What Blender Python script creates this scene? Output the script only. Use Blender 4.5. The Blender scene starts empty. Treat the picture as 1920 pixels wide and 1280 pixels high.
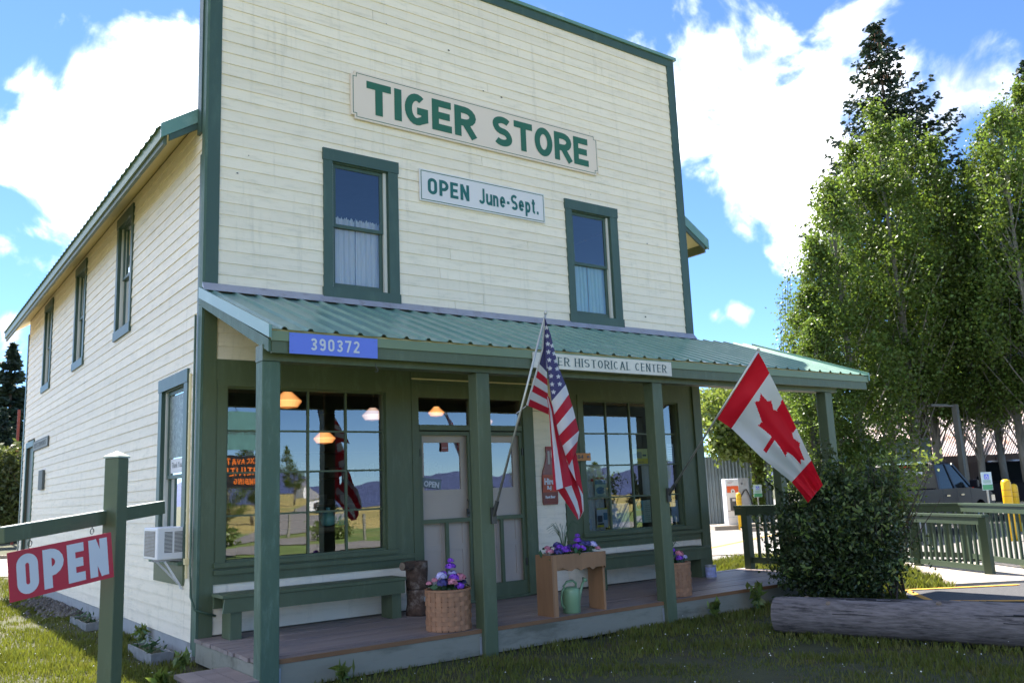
import bpy, math, random
import numpy as np
from mathutils import Vector, Matrix, noise as mnoise
random.seed(7); RNG = np.random.default_rng(7)
R = math.radians
SC = bpy.context.scene
COL = SC.collection

# ------------------------------------------------------------------ camera
CAM = np.array([-2.74131977, -9.15768878, 1.51668436])
YAW, PIT, ROL, FOC = 0.63566681, 0.17035831, -0.04119435, 0.8533203
cf = np.array([math.sin(YAW)*math.cos(PIT), math.cos(YAW)*math.cos(PIT), math.sin(PIT)])
cr0 = np.array([math.cos(YAW), -math.sin(YAW), 0.0]); cu0 = np.cross(cr0, cf)
cr = math.cos(ROL)*cr0 + math.sin(ROL)*cu0
cu = -math.sin(ROL)*cr0 + math.cos(ROL)*cu0
cam_d = bpy.data.cameras.new('camera'); cam = bpy.data.objects.new('camera', cam_d); COL.objects.link(cam)
cam_d.sensor_width = 36.0; cam_d.lens = FOC*36.0; cam_d.clip_end = 9000.0; cam_d.clip_start = 0.05
cam.matrix_world = Matrix(((cr[0], cu[0], -cf[0], CAM[0]), (cr[1], cu[1], -cf[1], CAM[1]), (cr[2], cu[2], -cf[2], CAM[2]), (0, 0, 0, 1)))
cam_d.dof.use_dof = True; cam_d.dof.focus_distance = 9.6; cam_d.dof.aperture_fstop = 3.2
SC.camera = cam

def ray(a, b):
    return cf + cr*(a-960)/(FOC*1920) + cu*(640-b)/(FOC*1920)
def at(a, b, ax, v):
    """point seen at photo pixel (a,b) on the plane ax = v"""
    d = ray(a, b); i = 'xyz'.index(ax)
    return CAM + d*(v-CAM[i])/d[i]
def atd(a, b, depth):
    return CAM + depth*ray(a, b)

# ------------------------------------------------------------------ sun, sky, exposure
SUN = Vector((0.05, 0.75, 1.0)).normalized()
elev = math.asin(SUN.z); azim = math.atan2(SUN.x, SUN.y)
sd = bpy.data.lights.new('sun', 'SUN'); so = bpy.data.objects.new('sun', sd); COL.objects.link(so)
sd.energy = 5.0; sd.angle = R(0.53); sd.color = (1.0, 0.93, 0.82)
so.rotation_euler = SUN.to_track_quat('Z', 'Y').to_euler()
SC.view_settings.view_transform = 'Standard'; SC.view_settings.look = 'None'
SC.view_settings.gamma = 1.0; SC.view_settings.use_curve_mapping = False
SC.view_settings.exposure = 2.0

class NT:
    def __init__(s, tree):
        s.t = tree; s.n = tree.nodes; s.l = tree.links
    def new(s, typ, ins=None, **props):
        nd = s.n.new(typ)
        for k, v in props.items(): setattr(nd, k, v)
        for k, v in (ins or {}).items():
            if isinstance(v, bpy.types.NodeSocket): s.l.new(v, nd.inputs[k])
            else: nd.inputs[k].default_value = v
        return nd
    def math(s, op, a, b=None, c=None, clamp=False):
        nd = s.n.new('ShaderNodeMath'); nd.operation = op; nd.use_clamp = clamp
        for i, v in enumerate((a, b, c)):
            if v is None: continue
            if isinstance(v, bpy.types.NodeSocket): s.l.new(v, nd.inputs[i])
            else: nd.inputs[i].default_value = v
        return nd.outputs[0]
    def smooth(s, v, lo, hi, a=0.0, b=1.0):
        nd = s.new('ShaderNodeMapRange', {'Value': v, 'From Min': lo, 'From Max': hi, 'To Min': a, 'To Max': b}, interpolation_type='SMOOTHSTEP')
        return nd.outputs['Result']
    def mix(s, f, a, b, blend='MIX'):
        nd = s.n.new('ShaderNodeMix'); nd.data_type = 'RGBA'; nd.blend_type = blend
        for i, v in ((0, f), (6, a), (7, b)):
            if isinstance(v, bpy.types.NodeSocket): s.l.new(v, nd.inputs[i])
            else: nd.inputs[i].default_value = v if i == 0 else (v if len(v) == 4 else (*v, 1))
        return nd.outputs[2]

world = bpy.data.worlds.new('World'); SC.world = world; world.use_nodes = True
w = NT(world.node_tree); w.n.clear()
sky = w.new('ShaderNodeTexSky', sky_type='NISHITA', sun_disc=False, sun_elevation=elev, sun_rotation=azim, altitude=1500.0, air_density=0.75, dust_density=0.1, ozone_density=4.0)
tc = w.new('ShaderNodeTexCoord'); D = tc.outputs['Generated']
sep = w.new('ShaderNodeSeparateXYZ', {0: D})
# cloud layer: fractal noise in direction space; a few banks stand where the photo has them, broken cloud elsewhere
n1 = w.new('ShaderNodeTexNoise', {'Vector': D, 'Scale': 8.0, 'Detail': 12.0, 'Roughness': 0.55, 'Distortion': 0.35}, noise_dimensions='3D').outputs['Fac']
n0 = w.new('ShaderNodeTexNoise', {'Vector': D, 'Scale': 2.3, 'Detail': 3.0, 'Roughness': 0.5}).outputs['Fac']
n2 = w.new('ShaderNodeTexNoise', {'Vector': D, 'Scale': 11.0, 'Detail': 8.0, 'Roughness': 0.6, 'Distortion': 0.6}).outputs['Fac']
banks = [(60, 300, 150), (190, 210, 150), (320, 170, 130), (90, 190, 90), (30, 470, 110), (150, 450, 80), (10, 610, 60), (330, 80, 60),
         (1330, 110, 130), (1400, 190, 140), (1500, 210, 130), (1450, 70, 90), (1600, 60, 120), (1560, 150, 120), (1650, 130, 90), (1480, 350, 110), (1420, 370, 80), (1290, 240, 80),
         (1790, 160, 110), (1850, 180, 110), (1900, 210, 90), (1780, 230, 90), (1340, 592, 30), (1378, 580, 32), (1000, 30, 60), (1510, 300, 80), (1420, 260, 90)]
cov = None
for (a, b, rr) in banks:
    v = Vector(ray(a, b)).normalized()
    dist = w.new('ShaderNodeVectorMath', {0: D, 1: v}, operation='DISTANCE').outputs['Value']
    f = w.math('SUBTRACT', 1.0, w.math('DIVIDE', dist, rr/1640.0*1.05))
    cov = f if cov is None else w.math('MAXIMUM', cov, f)
cov = w.math('MAXIMUM', cov, -1.0)
front = w.new('ShaderNodeVectorMath', {0: D, 1: Vector(cf)}, operation='DISTANCE').outputs['Value']
away = w.smooth(front, 0.62, 0.85)
gen = w.math('MULTIPLY', w.math('SUBTRACT', n0, 0.50), 6.0)
opp = w.new('ShaderNodeVectorMath', {0: D, 1: Vector((.52, -.76, .40)).normalized()}, operation='DISTANCE').outputs['Value']
gen = w.math('SUBTRACT', gen, w.smooth(opp, 0.45, 0.95, 3.5, 0.0))
cov = w.math('ADD', w.math('MULTIPLY', cov, w.math('SUBTRACT', 1.0, away)), w.math('MULTIPLY', gen, away))
dens = w.math('ADD', cov, w.math('MULTIPLY', w.math('SUBTRACT', n1, 0.53), 6.2))
dens = w.math('ADD', dens, w.math('MULTIPLY', w.math('SUBTRACT', n2, 0.5), 0.7))
mask = w.smooth(dens, -0.1, 1.3)
up = w.smooth(sep.outputs['Z'], 0.0, 0.06)
mask = w.math('MULTIPLY', mask, up)
n3 = w.new('ShaderNodeTexNoise', {'Vector': D, 'Scale': 7.0, 'Detail': 9.0, 'Roughness': 0.6, 'Distortion': 0.4}).outputs['Fac']
shade = w.math('MULTIPLY', w.smooth(n3, 0.44, 0.66), 0.85)
CL = 14.0
ccol = w.mix(shade, (CL, CL*1.0, CL*1.0, 1), (CL*0.13, CL*0.16, CL*0.20, 1))
skyc = w.mix(1.0, sky.outputs[0], (0.68, 0.80, 0.88, 1), 'MULTIPLY')
mixed = w.mix(mask, skyc, ccol)
bg = w.new('ShaderNodeBackground', {'Color': mixed, 'Strength': 0.085})
wo = w.new('ShaderNodeOutputWorld', {'Surface': bg.outputs[0]})
world.cycles.sampling_method = 'MANUAL'; world.cycles.sample_map_resolution = 1024

# ------------------------------------------------------------------ materials
MATS = {}
def material(name, color, rough=0.6, var=0.12, scale=6.0, bump=0.0, bscale=40.0, stretch=(1, 1, 1), metal=0.0, spec=0.5, dirt=None, dirt_amt=0.3, dirt_scale=1.5, island=0.0, trans=0.0, emit=None, estr=0.0, coat=0.0, detail=6.0):
    if name in MATS: return MATS[name]
    m = bpy.data.materials.new(name); m.use_nodes = True; t = NT(m.node_tree); t.n.clear()
    geo = t.new('ShaderNodeNewGeometry')
    tcn = t.new('ShaderNodeTexCoord')
    mp = t.new('ShaderNodeMapping', {'Vector': geo.outputs['Position'], 'Scale': stretch})
    nz = t.new('ShaderNodeTexNoise', {'Vector': mp.outputs[0], 'Scale': scale, 'Detail': detail, 'Roughness': 0.6})
    f = t.math('MULTIPLY', t.math('SUBTRACT', nz.outputs['Fac'], 0.5), var*4)
    col = t.new('ShaderNodeHueSaturation', {'Color': (*color, 1), 'Value': t.math('ADD', 1.0, f)}).outputs[0]
    if island > 0:
        col = t.new('ShaderNodeHueSaturation', {'Color': col, 'Value': t.math('ADD', 1.0-island, t.math('MULTIPLY', geo.outputs['Random Per Island'], 2*island)),
                    'Hue': t.math('ADD', 0.5-0.02*min(1, island*3), t.math('MULTIPLY', geo.outputs['Random Per Island'], 0.04*min(1, island*3)))}).outputs[0]
    if name in ('cream_paint', 'porch_board_wood', 'cedar_wood', 'basket_splint', 'dark_barn_board', 'corrugated_steel'):
        oi = t.new('ShaderNodeObjectInfo').outputs['Random']; k_ = .045 if name == 'cream_paint' else .16
        col = t.new('ShaderNodeHueSaturation', {'Color': col, 'Value': t.math('ADD', 1-k_, t.math('MULTIPLY', oi, 2*k_))}).outputs[0]
    if dirt is not None:
        nd = t.new('ShaderNodeTexNoise', {'Vector': mp.outputs[0], 'Scale': dirt_scale, 'Detail': 9.0, 'Roughness': 0.7})
        df = t.math('MULTIPLY', t.smooth(nd.outputs['Fac'], 0.48, 0.72), dirt_amt)
        col = t.mix(df, col, dirt)
    if name == 'cream_paint':      # rain streaks and grime on the old paint
        m2 = t.new('ShaderNodeMapping', {'Vector': geo.outputs['Position'], 'Scale': (7, 7, .5)})
        ns = t.new('ShaderNodeTexNoise', {'Vector': m2.outputs[0], 'Scale': 1.6, 'Detail': 6.0, 'Roughness': .7})
        col = t.mix(t.math('MULTIPLY', t.smooth(ns.outputs['Fac'], .52, .78), .38), col, (.46, .42, .33, 1))
    bs = t.new('ShaderNodeBsdfPrincipled', {'Base Color': col, 'Roughness': rough, 'Metallic': metal})
    bs.inputs['Specular IOR Level'].default_value = spec
    if coat: bs.inputs['Coat Weight'].default_value = coat; bs.inputs['Coat Roughness'].default_value = 0.05
    if emit is not None:
        bs.inputs['Emission Color'].default_value = (*emit, 1); bs.inputs['Emission Strength'].default_value = estr
    if bump > 0:
        nb = t.new('ShaderNodeTexNoise', {'Vector': mp.outputs[0], 'Scale': bscale, 'Detail': 8.0, 'Roughness': 0.65})
        bm = t.new('ShaderNodeBump', {'Height': nb.outputs['Fac'], 'Strength': min(1.0, bump), 'Distance': 0.01})
        t.l.new(bm.outputs[0], bs.inputs['Normal'])
    out = bs.outputs[0]
    if trans > 0:
        tr = t.new('ShaderNodeBsdfTranslucent', {'Color': t.mix(0.5, col, (color[0]*2.0, color[1]*1.9, color[2]*0.8, 1))})
        out = t.new('ShaderNodeMixShader', {0: trans, 1: bs.outputs[0], 2: tr.outputs[0]}).outputs[0]
    t.new('ShaderNodeOutputMaterial', {'Surface': out})
    MATS[name] = m
    return m

def glass(name, ior=1.75, tint=(0.85, 0.9, 0.88), rough=0.0, wave=0.006):
    if name in MATS: return MATS[name]
    m = bpy.data.materials.new(name); m.use_nodes = True; t = NT(m.node_tree); t.n.clear()
    geo = t.new('ShaderNodeNewGeometry')
    nb = t.new('ShaderNodeTexNoise', {'Vector': geo.outputs['Position'], 'Scale': 2.2, 'Detail': 2.0})
    bm = t.new('ShaderNodeBump', {'Height': nb.outputs['Fac'], 'Strength': wave, 'Distance': 0.1})
    fr = t.new('ShaderNodeFresnel', {'IOR': ior, 'Normal': bm.outputs[0]})
    g = t.new('ShaderNodeBsdfGlossy', {'Roughness': rough, 'Normal': bm.outputs[0], 'Color': (0.95, 0.97, 1, 1)})
    tr = t.new('ShaderNodeBsdfTransparent', {'Color': (*tint, 1)})
    fac = t.math('MULTIPLY', fr.outputs[0], 2.5, clamp=True)
    mx = t.new('ShaderNodeMixShader', {0: fac, 1: tr.outputs[0], 2: g.outputs[0]})
    t.new('ShaderNodeOutputMaterial', {'Surface': mx.outputs[0]})
    MATS[name] = m
    return m

cream = material('cream_paint', (0.88, 0.785, 0.645), 0.55, var=0.035, scale=1.3, bump=0.25, bscale=30, stretch=(1, 1, 6), dirt=(0.55, 0.50, 0.38, 1), dirt_amt=0.46, dirt_scale=2.5)
bouncecream = material('cream_bounce_tint', (0.80, 0.68, 0.40), 0.55, var=0.03, scale=3.0, bump=0.2, bscale=25)  # siding cream made yellower: warm bounce under the eaves painted into the colour
green = material('green_trim_paint', (0.050, 0.090, 0.069), 0.42, var=0.05, scale=3.0, bump=0.2, bscale=18, stretch=(1, 1, 0.3), dirt=(0.10, 0.17, 0.13, 1), dirt_amt=0.35, dirt_scale=5)
porchgreen = material('porch_green_paint', (0.088, 0.118, 0.064), 0.45, var=0.06, scale=3.0, bump=0.3, bscale=14, stretch=(1, 1, 0.25), dirt=(0.15, 0.19, 0.12, 1), dirt_amt=0.5, dirt_scale=7)
weathgreen = material('weathered_green_paint', (0.070, 0.125, 0.085), 0.55, var=0.12, scale=7.0, bump=0.7, bscale=22, stretch=(1, 1, 0.25), dirt=(0.20, 0.30, 0.24, 1), dirt_amt=0.5, dirt_scale=9)
roofmetal = material('green_metal_roofing', (0.14, 0.27, 0.225), 0.30, var=0.08, scale=2.0, metal=0.0, spec=0.7, dirt=(0.30, 0.42, 0.36, 1), dirt_amt=0.5, dirt_scale=3)
bouncemetal = material('green_metal_bounce_tint', (0.16, 0.22, 0.12), 0.4, var=0.05, scale=2.0, spec=0.6)  # same green metal as the roof, with ground bounce tinted in as olive
greymetal = material('galvanised_flashing', (0.42, 0.42, 0.46), 0.45, var=0.1, scale=5.0, metal=0.5, dirt=(0.2, 0.17, 0.16, 1), dirt_amt=0.5, dirt_scale=8)
darkvoid = material('wall_sheathing', (0.12, 0.10, 0.07), 0.9, var=0.1)
deckwood = material('porch_board_wood', (0.25, 0.195, 0.185), 0.48, var=0.25, scale=5.0, bump=0.5, bscale=40, stretch=(0.15, 1, 1), island=0.12, dirt=(0.28, 0.24, 0.25, 1), dirt_amt=0.5, dirt_scale=3)
nosing = material('board_edge_brown', (0.22, 0.11, 0.05), 0.7, var=0.2, scale=8, stretch=(0.2, 1, 1))
fascwood = material('weathered_fascia_board', (0.25, 0.245, 0.20), 0.75, var=0.22, scale=3.0, bump=0.3, stretch=(0.25, 1, 1), dirt=(0.08, 0.08, 0.055, 1), dirt_amt=0.8, dirt_scale=3.0)
cedar = material('cedar_wood', (0.32, 0.165, 0.08), 0.55, var=0.22, scale=7.0, bump=0.3, bscale=20, stretch=(1, 1, 0.2), island=0.12)
splint = material('basket_splint', (0.34, 0.165, 0.09), 0.55, var=0.2, scale=9.0, bump=0.2, stretch=(1, 1, 2), island=0.22)
signpaint = material('sign_pinkish_cream', (0.78, 0.66, 0.56), 0.5, var=0.02, scale=2.0)
signwhite = material('sign_white', (0.72, 0.70, 0.72), 0.5, var=0.02, scale=2.0)
signgreen = material('sign_lettering_green', (0.025, 0.13, 0.075), 0.5, var=0.05)
bluesign = material('sign_blue', (0.13, 0.20, 0.75), 0.35, var=0.02)
redsign = material('sign_red', (0.48, 0.012, 0.045), 0.35, var=0.03)
letterwhite = material('lettering_white', (0.62, 0.64, 0.72), 0.4, var=0.02)
steel = material('dark_steel', (0.09, 0.09, 0.085), 0.45, var=0.1, metal=0.6)
alu = material('pole_aluminium', (0.50, 0.50, 0.47), 0.35, var=0.1, metal=0.7)
doorbeige = material('door_beige_paint', (0.50, 0.42, 0.37), 0.5, var=0.04, scale=3)
winglass = glass('window_glass')
upglass = glass('upper_window_glass', ior=1.62, wave=0.01, tint=(.97, .98, .98))
curtain = material('curtain_cloth', (0.90, 0.90, 0.92), 0.8, var=0.03, trans=0.25)
aquacurtain = material('aqua_curtain_cloth', (0.60, 0.82, 0.80), 0.8, var=0.03, trans=0.25)
roomwall = material('room_wall_brown', (0.085, 0.055, 0.038), 0.8, var=0.2, scale=2.0)
roomfloor = material('room_floor_wood', (0.10, 0.06, 0.035), 0.6, var=0.2, scale=3.0)
def lampmat(name, c, base_):
    m = bpy.data.materials.new(name); m.use_nodes = True; t = NT(m.node_tree); t.n.clear()
    lw = t.new('ShaderNodeLayerWeight', {'Blend': .35}).outputs['Facing']; z = t.new('ShaderNodeNewGeometry').outputs['Normal']
    f = t.math('SUBTRACT', 1.05, lw); em = t.new('ShaderNodeEmission', {'Color': t.mix(f, (c[0]*.75, c[1]*.42, c[2]*.3, 1), (c[0], c[1]*1.35, c[2]*1.8, 1)), 'Strength': t.math('MULTIPLY', f, base_)})
    gl = t.new('ShaderNodeBsdfGlossy', {'Roughness': .25}); ad = t.new('ShaderNodeMixShader', {0: .08, 1: em.outputs[0], 2: gl.outputs[0]})
    t.new('ShaderNodeOutputMaterial', {'Surface': ad.outputs[0]}); return m
lampglow = lampmat('lamp_shade_lit', (1, .36, .09), .62); lampglow2 = lampmat('lamp_shade_pale', (1, .55, .34), .42)
jamb = material('window_track_white', (0.62, 0.60, 0.55), 0.4, var=0.03)
white = material('white_enamel', (0.74, 0.75, 0.80), 0.35, var=0.02)
black = material('black_rubber', (0.015, 0.015, 0.017), 0.5, var=0.1)
yellow = material('yellow_plastic_sleeve', (0.80, 0.48, 0.01), 0.4, var=0.05)
concrete = material('concrete', (0.33, 0.29, 0.25), 0.85, var=0.12, scale=4.0, bump=0.3, dirt=(0.22, 0.2, 0.17, 1), dirt_amt=0.4, dirt_scale=1.0)
foundation = material('foundation_concrete', (0.34, 0.36, 0.38), 0.85, var=0.2, scale=3.0, bump=0.5, dirt=(0.14, 0.12, 0.1, 1), dirt_amt=0.7, dirt_scale=3.0)
asphalt = material('asphalt', (0.19, 0.18, 0.172), 0.85, var=0.1, scale=1.2, bump=0.6, bscale=60, dirt=(0.11, 0.105, 0.10, 1), dirt_amt=0.6, dirt_scale=0.5)
asphalt2 = material('dark_asphalt', (0.055, 0.055, 0.06), 0.85, var=0.2, scale=20, bump=0.7, bscale=90, dirt=(0.10, 0.10, 0.10, 1), dirt_amt=0.5, dirt_scale=14)
paintyellow = material('road_paint_yellow', (0.62, 0.30, 0.03), 0.7, var=0.15, scale=15)
paintwhite = material('road_paint_white', (0.6, 0.6, 0.58), 0.7, var=0.15, scale=15)
soil = material('lawn_soil', (0.042, 0.046, 0.014), 0.95, var=0.35, scale=3.0, bump=1.0, bscale=30, dirt=(0.080, 0.055, 0.022, 1), dirt_amt=0.7, dirt_scale=1.6)
field = material('far_field_grass', (0.30, 0.24, 0.075), 0.95, var=0.3, scale=0.05, dirt=(0.13, 0.17, 0.04, 1), dirt_amt=0.8, dirt_scale=0.03)
grassm = material('grass_blade', (0.115, 0.135, 0.022), 0.6, var=0.35, scale=1.2, island=0.35, trans=0.35, dirt=(0.23, 0.19, 0.07, 1), dirt_amt=0.7, dirt_scale=2.5)
cloverw = material('white_flower', (0.75, 0.75, 0.72), 0.7)
leafm = material('aspen_leaf', (0.098, 0.150, 0.030), 0.42, var=0.3, scale=0.6, island=0.5, trans=0.45, spec=0.45)
leafv = material('vine_leaf', (0.15, 0.20, 0.05), 0.4, var=0.3, scale=1.0, island=0.35, trans=0.4)
sprucem = material('spruce_needle', (0.020, 0.042, 0.024), 0.6, var=0.3, scale=1.0, island=0.3, trans=0.1)
conem = material('spruce_cone', (0.12, 0.055, 0.025), 0.7)
bushm = material('bush_leaf', (0.045, 0.072, 0.022), 0.45, var=0.4, scale=2.0, island=0.45, trans=0.3, dirt=(0.13, 0.06, 0.02, 1), dirt_amt=0.25, dirt_scale=4)
bark = material('aspen_bark', (0.20, 0.19, 0.165), 0.8, var=0.4, scale=6.0, bump=0.5, stretch=(1, 1, 0.4))
barkd = material('dark_bark', (0.06, 0.045, 0.035), 0.9, var=0.3, bump=0.6)
logm = material('weathered_log_wood', (0.165, 0.145, 0.145), 0.8, var=0.5, scale=12.0, bump=1.0, bscale=14, stretch=(1.6, 0.45, 5.0), dirt=(0.02, 0.018, 0.02, 1), dirt_amt=1.0, dirt_scale=5.0)
logend = material('log_cut_end', (0.20, 0.15, 0.11), 0.85, var=0.3, scale=20)
stumpbark = material('stump_bark', (0.085, 0.05, 0.035), 0.9, var=0.5, scale=18, bump=1.0, bscale=30, dirt=(0.40, 0.36, 0.32, 1), dirt_amt=0.45, dirt_scale=9)

# ------------------------------------------------------------------ mesh helpers
class MB:
    def __init__(s): s.v = []; s.f = []; s.m = []; s.mats = []
    def mi(s, mat):
        if mat not in s.mats: s.mats.append(mat)
        return s.mats.index(mat)
    def add(s, vs, fs, mat):
        o = len(s.v); k = s.mi(mat); s.v += [tuple(map(float, p)) for p in vs]
        for f in fs: s.f.append(tuple(i+o for i in f)); s.m.append(k)
        return s
    def box(s, x0, x1, y0, y1, z0, z1, mat):
        x0, x1 = sorted((x0, x1)); y0, y1 = sorted((y0, y1)); z0, z1 = sorted((z0, z1))
        v = [(x, y, z) for z in (z0, z1) for y in (y0, y1) for x in (x0, x1)]
        return s.add(v, [(0, 2, 3, 1), (4, 5, 7, 6), (0, 1, 5, 4), (2, 6, 7, 3), (0, 4, 6, 2), (1, 3, 7, 5)], mat)
    def hexa(s, p, mat):      # 8 corners ordered as box()
        return s.add(p, [(0, 2, 3, 1), (4, 5, 7, 6), (0, 1, 5, 4), (2, 6, 7, 3), (0, 4, 6, 2), (1, 3, 7, 5)], mat)
    def beam(s, p0, p1, wd, ht, mat, upv=(0, 0, 1)):
        p0 = Vector(p0); p1 = Vector(p1); d = (p1-p0).normalized(); u = Vector(upv)
        sd_ = d.cross(u).normalized()*wd/2; uu = sd_.cross(d).normalized()*ht/2
        pts = []
        for z in (-1, 1):
            for p in (p0, p1):
                for x in (-1, 1): pts.append(p+sd_*x+uu*z)
        return s.hexa(pts, mat)
    def prism(s, poly, d, mat):  # polygon of 3D points extruded by vector d
        n = len(poly); P = [Vector(p) for p in poly]; d = Vector(d)
        return s.add(P+[p+d for p in P], [tuple(range(n))[::-1], tuple(range(n, 2*n))]+[(i, (i+1) % n, n+(i+1) % n, n+i) for i in range(n)], mat)
    def poly(s, pts, mat): return s.add(pts, [tuple(range(len(pts)))], mat)
    def tube(s, pts, rad, mat, n=8, cap=True):
        P = [Vector(p) for p in pts]; rad = rad if hasattr(rad, '__len__') else [rad]*len(P)
        vs = []; ref = Vector((0.13, 0.31, 0.94))
        for i, p in enumerate(P):
            d = (P[min(i+1, len(P)-1)]-P[max(i-1, 0)]).normalized()
            r_ = ref if abs(d.dot(ref)) < 0.95 else Vector((1, 0, 0))
            a = d.cross(r_).normalized(); b = d.cross(a)
            vs += [p+(a*math.cos(2*math.pi*k/n)+b*math.sin(2*math.pi*k/n))*rad[i] for k in range(n)]
        fs = [(i*n+k, i*n+(k+1) % n, (i+1)*n+(k+1) % n, (i+1)*n+k) for i in range(len(P)-1) for k in range(n)]
        if cap: fs += [tuple(range(n))[::-1], tuple((len(P)-1)*n+k for k in range(n))]
        return s.add(vs, fs, mat)
    def lathe(s, c, prof, mat, n=20, cap=True):
        vs = []
        for r, z in prof: vs += [(c[0]+r*math.cos(2*math.pi*k/n), c[1]+r*math.sin(2*math.pi*k/n), c[2]+z) for k in range(n)]
        m_ = len(prof); fs = [(i*n+k, i*n+(k+1) % n, (i+1)*n+(k+1) % n, (i+1)*n+k) for i in range(m_-1) for k in range(n)]
        if cap: fs += [tuple(range(n))[::-1], tuple((m_-1)*n+k for k in range(n))]
        return s.add(vs, fs, mat)
    def build(s, name, parent=None, smooth=False, bevel=0.0, **kw):
        me = bpy.data.meshes.new(name)
        off = base_of(parent) if parent is not None and not kw.pop('local', False) else Vector((0, 0, 0))
        me.from_pydata([(a-off.x, b-off.y, c-off.z) for a, b, c in s.v], [], s.f)
        for m in s.mats: me.materials.append(m)
        me.polygons.foreach_set('material_index', s.m)
        if smooth: me.polygons.foreach_set('use_smooth', [True]*len(s.f))
        me.update()
        o = bpy.data.objects.new(name, me); COL.objects.link(o)
        if parent is not None: o.parent = parent
        if bevel > 0:
            bv = o.modifiers.new('bevel', 'BEVEL'); bv.width = bevel; bv.segments = 1; bv.limit_method = 'ANGLE'; bv.angle_limit = R(50)
        tag(o, **kw)
        return o
def base_of(o):
    while o.parent is not None: o = o.parent
    return Vector(o.location)
def tag(o, label=None, cat=None, group=None, kind=None, **_):
    if label: o['label'] = label
    if cat: o['category'] = cat
    if group: o['group'] = group
    if kind: o['kind'] = kind
    return o
def thing(name, loc, label, cat, group=None, rz=0.0):
    o = bpy.data.objects.new(name, None); COL.objects.link(o); o.location = loc; o.rotation_euler = (0, 0, rz)
    o.empty_display_size = 0.2
    return tag(o, label, cat, group)
def copy_tree(o, parent=None):
    c = o.copy(); COL.objects.link(c); c.parent = parent
    for ch in o.children: copy_tree(ch, c)
    return c
def np_mesh(name, verts, nper, mat, parent=None, smooth=False, matidx=None, mats=None, **kw):
    """verts: (N*nper,3) array, faces are consecutive nper-gons"""
    verts = np.asarray(verts, dtype=np.float32)
    if parent is not None and not kw.pop('local', False):
        b = base_of(parent); verts = verts - np.array([b.x, b.y, b.z], dtype=np.float32)
    nf = len(verts)//nper; me = bpy.data.meshes.new(name)
    me.vertices.add(len(verts)); me.vertices.foreach_set('co', verts.ravel())
    me.loops.add(nf*nper); me.loops.foreach_set('vertex_index', np.arange(nf*nper, dtype=np.int32))
    me.polygons.add(nf); me.polygons.foreach_set('loop_start', np.arange(0, nf*nper, nper, dtype=np.int32))
    me.polygons.foreach_set('loop_total', np.full(nf, nper, dtype=np.int32))
    for m in (mats or [mat]): me.materials.append(m)
    if matidx is not None: me.polygons.foreach_set('material_index', matidx.astype(np.int32))
    me.update(calc_edges=True)
    o = bpy.data.objects.new(name, me); COL.objects.link(o)
    if parent is not None: o.parent = parent
    tag(o, **kw)
    return o
def leaf_quads(C, size, rng, flat=0.0, elong=1.5, axis=None):
    """diamond leaves at centres C, random orientation"""
    n = len(C)
    a = rng.normal(size=(n, 3)) if axis is None else axis + rng.normal(size=(n, 3))*0.35
    a /= np.linalg.norm(a, axis=1)[:, None]
    b = np.cross(a, rng.normal(size=(n, 3)))
    b /= np.linalg.norm(b, axis=1)[:, None]+1e-9
    s_ = size*(0.6+0.8*rng.random(n))[:, None]
    v = np.empty((n, 4, 3)); v[:, 0] = C-a*s_*elong/2; v[:, 1] = C+b*s_*0.42; v[:, 2] = C+a*s_*elong/2; v[:, 3] = C-b*s_*0.42
    return v.reshape(-1, 3)

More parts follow.
